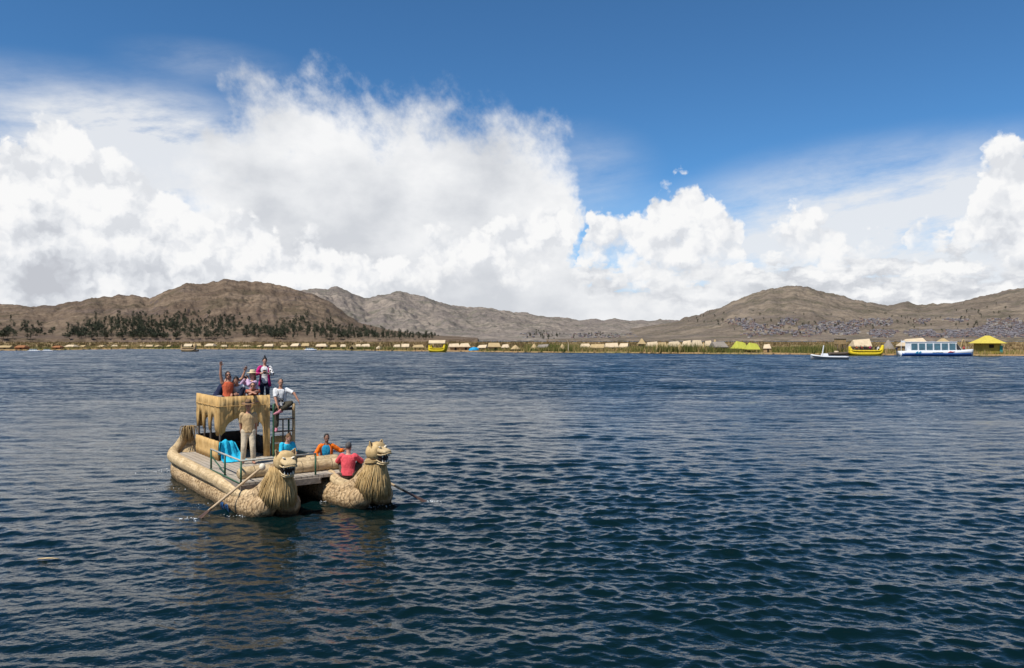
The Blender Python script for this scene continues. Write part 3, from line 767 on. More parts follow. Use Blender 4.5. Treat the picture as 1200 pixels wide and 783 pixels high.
# deck, its frame and the seats of rolled reed
d = MB(); d.box((-4.45, .80, .70), (6.8, 2.96, .08)); obj('deck', d, M['deck'], boat, smooth=False)
d = MB()
d.bar((-1.03, -.72, .60), (-1.03, 1.50, .60), .08, .16); d.bar((-1.05, -.72, .655), (-7.8, -.62, .655), .06, .10)
for uu in (-1.6, -3.2, -4.8, -6.4): d.bar((uu, -.6, .60), (uu, 2.2, .60), .09, .09)
d.bar((-1.0, 1.42, .64), (-1.75, 2.0, .74), .10, .05)
obj('deck_frame', d, M['beam'], boat, smooth=False)
for (P, r) in (([(-1.72, -.42, .885), (-1.75, .4, .895), (-1.73, 1.2, .885), (-1.75, 1.95, .895), (-1.72, 2.3, .90)], .175),
               ([(-2.3, .95, .90), (-2.3, 1.5, .91), (-2.32, 2.1, .91), (-2.3, 2.5, .92)], .165)):
    g = MB(); g.tube(P, r, 18, seg=30, jit=.02, dome=True, up=(0, 0, -1)); obj('reed_bench', g, M['roll'], boat)
# green pipe railing round the fore deck
posts = [(-3.94, -.62), (-2.55, -.65), (-1.10, -.68), (-1.10, 1.38)]
for i, (u, v) in enumerate(posts):
    p_ = MB(); p_.tube([(u, v, .66), (u, v, 1.31)], .028, 8); obj('rail_post', p_, M['green'], boat)
hr = MB(); hr.tube([(-3.96, -.62, 1.31), (-1.10, -.68, 1.32)], .026, 8); hr.tube([(-1.10, -.68, 1.32), (-1.10, 1.40, 1.33)], .026, 8); obj('handrail', hr, M['rail'], boat)
hr = MB(); hr.tube([(-3.90, -.60, 1.08), (-2.55, -.65, .80)], .018, 6); hr.tube([(-3.9, -.66, .74), (-1.1, -.72, .74)], .022, 6); obj('lower_rail', hr, M['green'], boat)

# cabin of reed mats with arches, an upper deck above it
cabin = tag(bpy.data.objects.new('cabin', None)); col.objects.link(cabin); cabin.parent = boat
U0, U1, V0, V1, WT, WF = -7.70, -5.30, 0.0, 1.62, 2.72, 2.60
def curtain(mb, a, b, bot, top, th=.05, n=60, wav=.012):
    """straw mat between plan points a and b whose lower edge follows bot(s), s metres along; mats hang in front of their frame"""
    a, b = Vector((*a, 0)), Vector((*b, 0)); L_ = (b - a).length; t = (b - a) / L_; nrm = Vector((t.y, -t.x, 0))
    rings, uv = [], []
    for i in range(n + 1):
        s_ = L_ * i / n; p = a + t * s_; lo, hi = bot(s_), top(s_)
        k = math.sin(s_ * 19) * wav + math.sin(s_ * 47 + 1) * wav * .5
        ring = []
        for q, (z, o_) in enumerate(((lo, 0), (lo + (hi - lo) * .33, .012), (lo + (hi - lo) * .5, -.004), (lo + (hi - lo) * .72, .014), (hi, 0), (hi, -th), (lo, -th))):
            ring.append(p + nrm * (o_ + k) + V3(0, 0, z)); uv.append((z, s_ + (5 if q > 4 else 0)))
        rings.append(ring)
    mb.rings(rings, uv=uv)
def arch(s_, spans, low, top, foot):
    """lower edge: `top` over each arch crown, falling to foot(pier) between the spans"""
    for c_, hw, crown in spans:
        x = abs(s_ - c_) / hw
        if x < 1: return crown - (1 - math.sqrt(max(0, 1 - x * x))) * (crown - low)
    return None
def rough(): return random.uniform(-.007, .007)
side_sp = [(.42, .24, 2.08), (1.08, .24, 2.08), (1.74, .24, 2.08)]
def bot_side(s_):
    z = arch(s_, side_sp, 1.80, 0, 0)
    if z is not None: return z
    piers = (.09, .75, 1.41, 2.19); w_ = (.09, .09, .09, .21)
    k = min(range(4), key=lambda i: abs(s_ - piers[i]))
    x = min(1, abs(s_ - piers[k]) / w_[k])
    return 1.80 - .20 * (1 - x) - (.12 * (1 - x * x) if k == 3 else 0) + rough()
def bot_front(s_):
    if s_ < .20: return 1.52 + .10 * abs(s_ - .08) / .1 + rough()
    if s_ > 1.40: return .76
    x = (s_ - .80) / .60
    return 1.62 + .44 * math.sqrt(max(0, 1 - x * x)) if s_ > .22 else 1.60
top = lambda s_: WT + rough() * .8
top_low = lambda s_: 2.50 + rough() * .8
m_ = MB(); curtain(m_, (U0, V0), (U1, V0), bot_side, top, n=96); obj('side_mat', m_, M['mat'], cabin)
m_ = MB(); curtain(m_, (U1, V0), (U1, V1), bot_front, top, n=80); obj('front_mat', m_, M['mat'], cabin)
m_ = MB(); curtain(m_, (U1 - .1, V1), (U0, V1), lambda s_: bot_side(2.4 - min(2.39, s_ + .05)), top_low, n=80); obj('side_mat', m_, M['mat'], cabin)
m_ = MB(); curtain(m_, (U0, V1), (U0, V0), lambda s_: max(bot_front(1.62 - s_), 1.62), top_low, n=60); obj('back_mat', m_, M['mat'], cabin)
low = lambda s_: 1.34 + rough()
m_ = MB(); curtain(m_, (U0, V0 - .02), (U1 + .02, V0 - .02), lambda s_: .75, low, n=50); obj('low_side_wall', m_, M['mat'], cabin)
m_ = MB(); curtain(m_, (U1 - .1, V1 + .02), (U0, V1 + .02), lambda s_: .75, low, n=50); obj('low_side_wall', m_, M['darkwood_and_shade'], cabin)  # far wall takes the same dark colour, painted in as cabin shade
m_ = MB(); m_.box((U0 + .03, .81, 1.06), (.05, 1.5, .62)); obj('low_back_wall', m_, M['darkwood_and_shade'], cabin, smooth=False)  # shade inside the cabin put into the wall's dark colour
for sm in (2.42,):                          # lashed seams across the mats
    g = MB(); g.tube([(U0, V0 - .025, sm), (U1 + .02, V0 - .025, sm)], .010, 6, seg=30, jit=.3); g.tube([(U1 + .025, V0 - .02, sm), (U1 + .025, V1, sm)], .010, 6, seg=30, jit=.3)
    obj('mat_seam', g, M['mat'], cabin)
for (u, v) in ((U0 + .09, .03), (U0 + .75, .03), (U0 + 1.41, .03), (U1 - .08, .05), (U0 + .09, V1 - .06), (U0 + 1.2, V1 - .06), (U1 - .06, V1 - .06)):
    g = MB(); g.tube([(u, v + .02, .74), (u, v + .02, 2.3)], .034, 8); obj('cabin_post', g, M['pole'], cabin)
g = MB(); g.box(((U0 + U1) / 2, (V0 + V1) / 2, WF - .05), (2.24, 1.48, .08)); g.box((U1 - .75, 2.06, 2.23), (1.4, .78, .08)); obj('upper_deck', g, M['roofmat'], cabin, smooth=False)
g = MB(); g.box((U0 + .42, .8, 1.0), (.45, 1.35, .10)); g.box((U0 + .42, .8, .85), (.08, 1.2, .22)); obj('cabin_bench', g, M['darkwood_and_shade'], cabin, smooth=False)
# ladder frame to the upper deck beside the cabin
ld = tag(bpy.data.objects.new('boarding_ladder', None)); col.objects.link(ld); ld.parent = boat
for (u, v, r, w_, k) in ((U1 + .10, 1.70, .035, 2.44, 'green'), (U1 + .02, 2.40, .05, 2.42, 'roll'), (U1 - .1, 2.28, .03, 1.9, 'green'), (U1 + .02, 2.04, .022, 1.9, 'pole')):
    g = MB(); g.tube([(u, v, .70), (u, v, w_)], r, 10, seg=10, jit=.03); obj('ladder_post', g, M[k], ld)
for w_ in (1.92, 1.53, 1.16):
    g = MB(); g.bar((U1 + .08, 1.70, w_), (U1 + .04, 2.40, w_), .10, .04); obj('ladder_rung', g, M['pole'] if w_ != 1.16 else M['rail'], ld, smooth=False)
m_ = MB(); curtain(m_, (U1 - .15, 1.72), (U1 - .15, 2.42), lambda s_: .74, lambda s_: 1.36 + rough(), n=40); obj('straw_screen', m_, M['mat'], boat)

# ---------------------------------------------------------------- loose things on the boat
def local_thing(name, label, cat, mb, mat_, smooth=True, group=None):
    """a mesh modelled in boat coordinates, standing at top level"""
    c_ = sum((Vector(v) for v in mb.V), Vector()) / len(mb.V); c_.z = min(v[2] for v in mb.V)
    mb.V = [tuple(Vector(v) - c_) for v in mb.V]
    o = obj(name, mb, mat_, None, smooth); o.location = BM @ c_; o.rotation_euler = (0, 0, B_RZ)
    return tag(o, label, cat, group)
def oar(label, a, b, blade_len, knob=True):
    a, b = Vector(a), Vector(b); t = (b - a).normalized(); root = thing('oar', label, 'oar', BM @ a)
    root.rotation_euler = (0, 0, B_RZ)
    a_, b_ = Vector((0, 0, 0)), b - a
    s_ = MB(); s_.tube([a_, b_ - t * blade_len * .85], .034, 10, seg=8); obj('oar_shaft', s_, M['oar'], root)
    x = t.cross(Vector((0, 0, 1))).normalized(); y = x.cross(t)
    bl = MB(); rings = []
    for q, w_, th in ((0, .035, .03), (.15, .075, .024), (.4, .12, .018), (.85, .18, .014), (1.0, .15, .010)):
        p = b_ - t * blade_len * (1 - q); rings.append([p + x * math.cos(k) * w_ + y * math.sin(k) * th for k in [i * math.pi / 4 for i in range(8)]])
    bl.rings(rings); obj('oar_blade', bl, M['blade'], root)
    if knob:
        g = MB(); g.ell(a_, (.085, .085, .10), nu=12); obj('oar_grip', g, M['lid'], root)
    return root
oar('pale wooden oar with white knob grip dipping left of the near puma prow', (-1.0, -.15, 1.12), (-.88, -2.0, -.14), .62)
oar('dark oar blade sticking out to the right beyond the far puma prow', (-.25, 2.60, .80), (.95, 3.92, -.08), .95, knob=False)
# turquoise cloth hung over the cabin's low wall
g = MB(); rings = []; nU = 26; prof = [(-.03, .95), (-.05, 1.20), (-.03, 1.36), (.03, 1.40), (.08, 1.37), (.10, 1.20), (.12, 1.0), (.16, .86), (.26, .785), (.42, .765), (.52, .76)]
for i in range(nU + 1):
    s_ = i / nU; rings.append([])
    for j, (o_, z) in enumerate(prof):
        k = min(1, j / 4)
        f = .030 * math.sin(s_ * 17 + j * .4) + .016 * math.sin(s_ * 39 - j * .9)
        spread = (s_ - .5) * (.36 + .012 * j * j * .5)
        rings[-1].append(Vector((U1 + .06 + o_ * .9 + f * k + .05 * j / 10, .16 + spread + .018 * j + .25 * o_, z - (0.02 * math.sin(s_ * 13) if j < 9 else 0) - .13 * abs(s_ - .4) * (1 if 1 < j < 6 else 0))))
outer = rings; inner = [[p + Vector((-.012, .004, -.008)) for p in r] for r in rings]
g.rings([o_ + i_[::-1] for o_, i_ in zip(outer, inner)])
local_thing('turquoise_cloth', 'bright turquoise cloth draped over the low straw cabin wall and trailing onto the deck', 'cloth', g, M['turq'])
# black bag on the bench in the cabin
g = MB(); g.ell((U1 - .75, .52, .98), (.17, .22, .25), nu=16, nv=10); g.tube([(U1 - .62, .42, 1.12), (U1 - .58, .44, 1.26), (U1 - .62, .60, 1.26), (U1 - .64, .62, 1.12)], .018, 6, seg=10); g.ell((U1 - .62, .52, .90), (.08, .15, .13))
local_thing('black_backpack', 'black backpack standing inside the cabin behind the turquoise cloth', 'backpack', g, M['black'])

# ---------------------------------------------------------------- people
def remeshed(name, mb, voxel, mats, smooth=3, paint=None, wrinkle=0.0):
    """closed pieces fused into one continuous surface"""
    me = bpy.data.meshes.new(name); me.from_pydata(mb.V, [], mb.F); me.update()
    o = bpy.data.objects.new(name, me); col.objects.link(o)
    md = o.modifiers.new('fuse', 'REMESH'); md.mode = 'VOXEL'; md.voxel_size = voxel; md.use_smooth_shade = True
    sm = o.modifiers.new('smooth', 'SMOOTH'); sm.factor = 0.5; sm.iterations = smooth
    dg = bpy.context.evaluated_depsgraph_get()
    me2 = bpy.data.meshes.new_from_object(o.evaluated_get(dg))
    bpy.data.objects.remove(o); bpy.data.meshes.remove(me); me2.name = name
    if wrinkle:
        n = len(me2.vertices); co = np.empty(n * 3, np.float32); no = np.empty(n * 3, np.float32)
        me2.vertices.foreach_get('co', co); me2.vertices.foreach_get('normal', no); co = co.reshape(-1, 3); no = no.reshape(-1, 3)
        k = fbm(co[:, 0] * 9 + co[:, 2] * 7, co[:, 1] * 9 - co[:, 2] * 11, 3) - 0.5
        co += no * (k * 2 * wrinkle)[:, None]; me2.vertices.foreach_set('co', co.ravel())
    me2.materials.clear()
    for m_ in (mats if isinstance(mats, list) else [mats]): me2.materials.append(m_)
    if paint:
        mi = np.array([paint(p.center) for p in me2.polygons], dtype=np.int32); me2.polygons.foreach_set('material_index', mi)
    me2.polygons.foreach_set('use_smooth', [True] * len(me2.polygons)); me2.update()
    return me2
def limb(a, b, l1, l2, hint):
    """elbow or knee position for a two-bone limb"""
    a, b = Vector(a), Vector(b); d = b - a; L_ = min(d.length, (l1 + l2) * 0.995); t = d.normalized(); b = a + t * L_
    x = (l1 * l1 - l2 * l2 + L_ * L_) / (2 * L_); h = math.sqrt(max(0, l1 * l1 - x * x))
    hv = Vector(hint); hv = hv - t * hv.dot(t)
    hv = hv.normalized() if hv.length > 1e-4 else t.orthogonal().normalized()
    return a + t * x + hv * h, b
def cone(mb, a, b, r0, r1, n=12):
    mb.tube([a, Vector(a).lerp(Vector(b), .35), b], [r0, r0 * .65 + r1 * .38, r1], n); mb.ell(a, r0, nu=12, nv=8); mb.ell(b, r1, nu=12, nv=8)
def person(label, at, face, pose, look, k=1.0, voxel=0.008, group=None, ground=None):
    """at: boat-frame point below the figure; face: boat-frame direction it faces; pose in metres, x to its right, y ahead, z up"""
    if ground is None:
        loc = b2w(*at); fd = BM.to_3x3() @ Vector((*face, 0))
    else:
        loc = Vector(at); fd = Vector((*face, 0))
    root = thing('person', label, 'person', loc, math.atan2(-fd.x, fd.y), group); root.scale = (k,) * 3
    g = lambda key, d=None: pose.get(key, d)
    pel = Vector(g('pel', (0, 0, .93))); sp = Vector(g('lean', (0, 0, 1))).normalized()
    yaw = R(g('tw', 0)); fw = Vector((-math.sin(yaw), math.cos(yaw), 0)); fw = (fw - sp * fw.dot(sp)).normalized(); rt = fw.cross(sp).normalized()
    neck = pel + sp * .52
    hy, hp = R(g('head', (0, 0))[0]), R(g('head', (0, 0))[1])
    Rh = Matrix.Rotation(yaw + hy, 3, 'Z') @ Matrix.Rotation(hp, 3, 'X')
    hd_up = (Rh @ Vector((0, 0, 1)) + sp * .5).normalized()
    hc = neck + sp * .05 + hd_up * .135
    H_ = lambda x, y, z: hc + Rh @ Vector((x, y, z))
    sh = {-1: neck - sp * .055 - rt * .175, 1: neck - sp * .055 + rt * .175}
    hipax = Vector((1, 0, 0)); hip = {s_: pel + hipax * (.095 * s_) - Vector((0, 0, .02)) for s_ in (-1, 1)}
    slim = look.get('slim', 1.0)
    arms, legs = {}, {}
    for s_, n in ((-1, 'L'), (1, 'R')):
        el, wr = limb(sh[s_], g(n + 'H', (s_ * .27, .02, .80)), .285, .255, g(n + 'E', (s_ * .6, -1, -.2)))
        arms[s_] = (sh[s_], el, wr)
        kn, an = limb(hip[s_], g(n + 'F', (s_ * .10, .0, .09)), .435, .415, g(n + 'K', (0, 1, .05)))
        legs[s_] = (hip[s_], kn, an)
    # --- body: one fused surface
    b = MB()
    def torso(mb, inflate, lo, hi):
        rows_ = [(-.11, .135, .100), (-.04, .165, .118), (.05, .158 * slim, .112), (.16, .142 * slim, .104), (.27, .158 * slim, .112), (.37, .172, .112), (.44, .160, .098), (.50, .085, .075), (.53, .062, .066)]
        rows_ = [r for r in rows_ if lo <= r[0] <= hi]; rr = []
        for z, w_, d_ in rows_:
            q = min(1, max(0, z / .3)); ax = (hipax.lerp(rt, q)).normalized(); fx = (Vector((0, 1, 0)).lerp(fw, q)); fx = (fx - sp * fx.dot(sp)).normalized()
            rr.append([pel + sp * z + ax * math.cos(t) * (w_ + inflate) + fx * math.sin(t) * (d_ + inflate) for t in [i * math.pi / 9 for i in range(18)]])
        mb.rings(rr)
    torso(b, 0, -.2, .6)
    cone(b, neck - sp * .03, hc - Rh @ Vector((0, .012, .05)), .058, .052)
    b.ell(hc + Rh @ Vector((0, -.005, .015)), (.074, .094, .108), Rh, 20, 14)
    b.ell(H_(0, .030, -.062), (.056, .060, .058), Rh, 14, 10)
    b.tube([H_(0, .088, .022), H_(0, .102, -.004), H_(0, .112, -.022), H_(0, .088, -.034)], [.011, .014, .018, .010], 8)
    b.ell(H_(0, .088, .034), (.050, .012, .012), Rh, 10, 6)
    for s_ in (-1, 1): b.ell(H_(s_ * .076, -.008, -.005), (.011, .024, .034), Rh, 10, 8)
    tips = []
    for s_, n in ((-1, 'L'), (1, 'R')):
        S, E_, W = arms[s_]
        b.ell(S - rt * s_ * .01, .064, nu=12)
        cone(b, S, E_, .054, .042); cone(b, E_, W, .043, .029)
        d = (W - E_).normalized(); pn = Vector(g(n + 'P', (-s_ * rt.x, -s_ * rt.y, -.3)))    # palm normal
        pn = (pn - d * pn.dot(d)).normalized(); sd = d.cross(pn) * (1 if s_ > 0 else -1)     # sd: thumb side
        sd = sd if g(n + 'T', 1) > 0 else -sd
        Rp = Matrix((sd, d, pn)).transposed(); b.ell(W + d * .050, (.040, .056, .017), Rp, 12, 8)
        curl = g(n + 'C', .35)
        for i, (off, ln) in enumerate(((.031, .072), (.0105, .082), (-.010, .076), (-.030, .060))):
            p0 = W + d * .085 + sd * off; q = [p0 - d * .02]; dd = (d + sd * off * 3.2).normalized()
            for stp in range(3):
                an_ = curl * (.35 + .5 * stp); q.append(q[-1] + (dd * math.cos(an_) + pn * math.sin(an_)) * (ln * .38 if stp else ln * .55))
            b.tube(q, [.0105, .0098, .009, .0078], 8); b.ell(q[-1], .0078, nu=8, nv=6)
        p0 = W + d * .03 + sd * .028
        q = [p0, p0 + sd * .032 + d * .026 + pn * .006, p0 + sd * (.046 - .02 * curl) + d * .062 + pn * (.012 + .03 * curl)]
        b.tube(q, [.014, .012, .009], 8); b.ell(q[-1], .009, nu=8, nv=6)
    for s_, n in ((-1, 'L'), (1, 'R')):
        A, K_, N_ = legs[s_]
        b.ell(A, .092, nu=12); cone(b, A, K_, .082, .055); cone(b, K_, N_, .056, .036)
        fdv = Vector(g(n + 'D', (s_ * .12, 1, 0))).normalized(); hl = N_ - fdv * .05
        b.tube([hl + V3(0, 0, -.045), N_ + fdv * .06 + V3(0, 0, -.045), N_ + fdv * .15 + V3(0, 0, -.058)], [.036, .040, .026], 10, flat=(.8, 1.05), up=(0, 0, 1)); b.ell(N_ + V3(0, 0, -.02), .040, nu=10)
    body = bpy.data.objects.new('body', remeshed('body', b, voxel, M[look.get('skin', 'skin')])); col.objects.link(body); body.parent = root
    if voxel < .012:
        for s_ in (-1, 1):
            e = MB(); e.ell(H_(s_ * .031, .078, .012), (.014, .012, .009), Rh, 10, 8); e.ell(H_(s_ * .031, .086, .012), (.0065, .006, .0065), Rh, 8, 6, m=1)
            obj('eye', e, [M['eyeball'], M['iris']], root)
        e = MB(); e.ell(H_(0, .087, -.062), (.024, .010, .007), Rh, 10, 6); obj('mouth', e, M['lips'], root)
    vx = max(.012, voxel * 1.3)
    # --- clothes
    def shirt(name, mat_, sleeve, inflate=.016, hem=-.06, arms_too=True, extra=None, flare=0.0):
        c_ = MB(); torso(c_, inflate, hem - .001, .505)
        if flare:
            rr = []
            for z, q in ((.12, 0), (hem, 1), (hem - flare, 1.25)):
                rr.append([pel + sp * z + hipax * math.cos(t) * (.165 + inflate + .03 * q) + Vector((0, 1, 0)) * math.sin(t) * (.118 + inflate + .03 * q) for t in [i * math.pi / 9 for i in range(18)]])
            c_.rings(rr)
        for s_ in (-1, 1):
            S, E_, W = arms[s_]
            if sleeve <= 0: continue
            c_.ell(S - rt * s_ * .012, .063 + inflate * .6, nu=12)
            e1 = S.lerp(E_, min(1, sleeve)); c_.tube([S, e1], [.057 + inflate * .6, (.048 if sleeve < 1 else .043) + inflate * .8], 12)
            if sleeve > 1: c_.ell(E_, .045 + inflate, nu=10); c_.tube([E_, E_.lerp(W, sleeve - 1)], [.045 + inflate, .033 + inflate], 12)
        if extra: extra(c_)
        o = bpy.data.objects.new(name, remeshed(name, c_, vx, M[mat_], 4, None, .0028)); col.objects.link(o); o.parent = root
        return o
    if look.get('shirt'): shirt('shirt', *look['shirt'])
    if look.get('jacket'): shirt('jacket', *look['jacket'])
    if look.get('trousers'):
        mt, ln, fat = look['trousers']; c_ = MB(); torso(c_, .012, -.2, .06)
        for s_ in (-1, 1):
            A, K_, N_ = legs[s_]; c_.ell(A, .10 + fat, nu=12); c_.tube([A, A.lerp(K_, .5), A.lerp(K_, min(1, ln))], [.092 + fat, .075 + fat, .062 + fat], 14)
            if ln > 1: c_.ell(K_, .061 + fat, nu=12); c_.tube([K_, K_.lerp(N_, .5), K_.lerp(N_, ln - 1)], [.061 + fat, .060 + fat, .050 + fat], 14)
        o = bpy.data.objects.new('trousers', remeshed('trousers', c_, vx, M[mt], 4, None, .003)); col.objects.link(o); o.parent = root
    if look.get('shoes'):
        for s_, n in ((-1, 'L'), (1, 'R')):
            N_ = legs[s_][2]; fdv = Vector(g(n + 'D', (s_ * .12, 1, 0))).normalized(); c_ = MB()
            c_.tube([N_ - fdv * .075 + V3(0, 0, -.045), N_ + fdv * .03 + V3(0, 0, -.042), N_ + fdv * .13 + V3(0, 0, -.052), N_ + fdv * .19 + V3(0, 0, -.060)], [.040, .050, .046, .028], 12, seg=10, flat=(.85, 1.0), up=(0, 0, 1), dome=True)
            c_.tube([N_ + V3(0, 0, -.04), N_ + V3(0, 0, .02)], [.048, .046], 10)
            obj('shoe', c_, M[look['shoes']], root)
    if look.get('hair'):
        c_ = MB(); style, mt = look['hair']
        c_.ell(hc + Rh @ Vector((0, -.022, .032)), (.084, .094, .104), Rh, 18, 12)
        if style == 'bun': c_.ell(H_(0, -.035, .165), (.030, .030, .048), Rh); c_.ell(H_(0, -.03, .125), (.03, .03, .03), Rh)
        if style == 'long': c_.tube([H_(0, -.06, .02), H_(0, -.095, -.10), H_(0, -.095, -.22)], [.075, .070, .045], 12, flat=(1, .6), up=(1, 0, 0), dome=True)
        if style == 'tail': c_.tube([H_(0, -.10, .07), H_(0, -.15, .02), H_(0, -.14, -.12)], [.03, .032, .015], 8, seg=8, dome=True)
        o = bpy.data.objects.new('hair', remeshed('hair', c_, .010 if voxel < .012 else .02, M[mt], 2, None, .004)); col.objects.link(o); o.parent = root
    if look.get('hat'):
        mt, brim, crown, dip = look['hat']; c_ = MB(); rr = []
        for q, z in ((.070, .078), (.088, .080), (brim * .7, .076), (brim, .066), (brim * 1.005, .072), (brim * .7, .084), (.092, .090), (.090, .10), (.086, .10 + crown * .6), (.070, .10 + crown), (.035, .10 + crown * .94), (.002, .10 + crown * .92)):
            rr.append([H_(0, -.008, 0) + Rh @ Vector((q * .93 * math.cos(t), q * 1.08 * math.sin(t), z + (dip * abs(math.cos(t)) ** 3 if q > .1 else 0))) for t in [i * math.pi / 14 for i in range(28)]])
        c_.rings(rr, caps=False); hat = obj('hat', c_, M[mt], root)
        if look.get('band'):
            bd = MB(); bd.rings([[H_(0, -.008, 0) + Rh @ Vector((q * .95 * math.cos(t), q * 1.10 * math.sin(t), z)) for t in [i * math.pi / 14 for i in range(28)]] for q, z in ((.090, .096), (.0925, .10), (.0915, .125), (.088, .127))], caps=False); obj('hat_band', bd, M[look['band']], hat)
    if look.get('cap'):
        c_ = MB(); c_.ell(H_(0, -.010, .055), (.086, .100, .080), Rh, 16, 10); c_.rings([[H_(x * .07, .075 + .075 * y, .058 - .012 * y + z) for x, y in ((-1, 0), (-.8, .75), (0, 1), (.8, .75), (1, 0))] for z in (0, .008)]); obj('cap', c_, M[look['cap']], root)
    if look.get('glasses'):
        c_ = MB()
        for s_ in (-1, 1):
            c_.ell(H_(s_ * .033, .094, .012), (.027, .010, .019), Rh, 12, 8); c_.tube([H_(s_ * .058, .088, .018), H_(s_ * .078, .04, .018), H_(s_ * .080, -.015, .012)], .004, 5)
        c_.tube([H_(-.014, .102, .016), H_(.014, .102, .016)], .004, 5); obj('sunglasses', c_, M['glass'], root)
    info = dict(root=root, H=H_, Rh=Rh, arms=arms, legs=legs, neck=neck, sp=sp, fw=fw, rt=rt, pel=pel)
    return info
for n_, c_ in (('beige', (0.47, 0.33, 0.175)), ('khaki', (0.55, 0.46, 0.33)), ('orange_top', (0.62, 0.13, 0.06)), ('navy', (0.018, 0.024, 0.055)), ('white', (0.66, 0.66, 0.66)), ('lilac', (0.52, 0.36, 0.50)),
               ('magenta', (0.40, 0.012, 0.13)), ('darkblue', (0.014, 0.017, 0.035)), ('olive', (0.055, 0.048, 0.034)), ('orange_jacket', (0.72, 0.15, 0.012)), ('pink', (0.66, 0.085, 0.105)), ('brown_cloth', (0.085, 0.062, 0.045)),
               ('rust', (0.42, 0.10, 0.05)), ('blue_shirt', (0.02, 0.24, 0.42)), ('charcoal', (0.02, 0.02, 0.022)), ('maroon', (0.10, 0.02, 0.03)), ('grey_cloth', (0.22, 0.21, 0.21)), ('red_cloth', (0.42, 0.03, 0.03)), ('yellow_cloth', (0.55, 0.42, 0.06))):
    M[n_] = cloth(n_ + '_cloth', c_)
M['felt'] = plain('brown_felt', (0.20, 0.115, 0.06), 0.85, 0.25, 14); M['strawhat'] = plain('hat_straw', (0.62, 0.50, 0.32), 0.8, 0.15, 30, bump=.004); M['leather'] = plain('shoe_leather', (0.10, 0.06, 0.04), 0.5)
M['pinkshoe'] = plain('pink_shoe', (0.42, 0.16, 0.20), 0.6); M['camera'] = plain('camera_black', (0.015, 0.015, 0.016), 0.35, spec=.5)
def toward_cam(u, v):
    q = BM.inverted() @ Vector((0, 0, 1.0)); d = Vector((q.x - u, q.y - v)); return d.normalized()
def camera_thing(label, info, pos, fwd):
    """a camera held by a person: stands at top level"""
    p = info['root'].matrix_basis @ Vector(pos); c_ = MB(); c_.box((0, 0, 0), (.125, .06, .085)); c_.box((0, .0, .05), (.05, .05, .03), top=.7); c_.tube([(0, .03, 0), (0, .10, 0)], [.033, .036], 12)
    o = obj('camera', c_, M['camera'], None, smooth=False); d = info['root'].rotation_euler.z
    o.location = p; f = Vector(fwd); o.rotation_euler = (math.asin(max(-1, min(1, f.normalized().z))), 0, d + math.atan2(-f.x, f.y)); return tag(o, label, 'camera')
bpy.context.view_layer.update()
f_ = toward_cam(-4.2, .5)
# the guide standing on the fore deck
person('standing man in beige shirt, khaki trousers and brown hat, hands behind his back', (-4.22, .56, .74), (f_.x, f_.y), dict(pel=(0, 0, .94), LH=(-.20, -.10, .86), RH=(.19, -.12, .86), LE=(-1, -.4, 0), RE=(1, -.4, 0), LF=(-.14, .02, .09), RF=(.15, -.04, .09), LD=(-.3, 1, 0), RD=(.45, 1, 0), head=(-6, -4), LC=.8, RC=.8),
       dict(skin='skin_tan', shirt=('beige', .85, .022, -.05), trousers=('khaki', 1.92, .018), hair=('short', 'hair'), hat=('felt', .20, .095, .022), band='charcoal'), k=1.06)
# upper deck
WFL = 2.53
def seated(u, v, w, face, label, look, **pose):
    p = dict(pel=(0, 0, .10), LF=(.04, .27, .05), RF=(-.04, .36, .05), LK=(-1, .5, .05), RK=(1, .5, .05), LD=(1, .4, 0), RD=(-1, .4, 0)); p.update(pose)
    return person(label, (u, v, w), face, p, look, k=look.get('k', 1.0))
f_ = toward_cam(-5.5, .3)
seated(-5.88, .46, WFL, (1.0, -.08), 'woman in orange tank top and sunglasses raising both arms on the cabin roof', dict(skin='skin_tan', shirt=('orange_top', 0, .016, -.06), trousers=('darkblue', 1.9, .014), hair=('tail', 'hair'), glasses=True, slim=.95),
       RH=(.24, .10, 1.14), LH=(-.50, .12, .96), RE=(1, 0, .4), LE=(-.6, 0, -.5), LC=.15, RC=.15, LP=(0, 1, 0), RP=(0, 1, 0), head=(0, 4), lean=(0, .04, 1), pel=(0, 0, .13), LF=(-.12, -.06, .07), RF=(.12, -.06, .07), LK=(-.1, 1, 0), RK=(.1, 1, 0), LD=(0, -1, 0), RD=(0, -1, 0))
seated(-6.55, .30, WFL, (.3, 1.0), 'person in a navy jacket bending down behind the woman in orange', dict(skin='skin', shirt=('navy', 1.95, .024, -.06), trousers=('grey_cloth', 1.9, .014), hair=('short', 'hair')), lean=(0, .5, .85), head=(0, -35), LH=(-.15, .50, .12), RH=(.15, .52, .12))
seated(-6.15, .92, WFL, (.9, -.6), 'person in white T-shirt sitting between the orange top and the straw hat', dict(skin='skin_tan', shirt=('white', .8, .022, -.06), trousers=('darkblue', 1.9, .016), hair=('short', 'hair')), lean=(0, .60, .8), head=(10, -35), LH=(-.1, .50, .22), RH=(.14, .52, .2), LK=(-.3, .4, 1), RK=(.3, .4, 1), LF=(-.12, .55, .07), RF=(.2, .5, .07))
i_ = seated(-6.20, 1.42, WFL, (.15, -1.0), 'woman in lilac top and pale straw hat holding a camera to her eye', dict(skin='skin', shirt=('lilac', 1.9, .020, -.06), trousers=('grey_cloth', 1.9, .014), hair=('long', 'hair_brown'), hat=('strawhat', .185, .085, .01)), LH=(-.07, .27, .68), RH=(.07, .28, .68), LE=(-1, .2, -1), RE=(1, .2, -1), LP=(.6, .2, .4), RP=(-.6, .2, .4), LC=.9, RC=.9, head=(0, 2), lean=(0, .12, 1))
camera_thing('small black camera at the face of the woman in the straw hat', i_, (0, .27, .74), (0, 1, 0))
f_ = toward_cam(-5.5, 1.1)
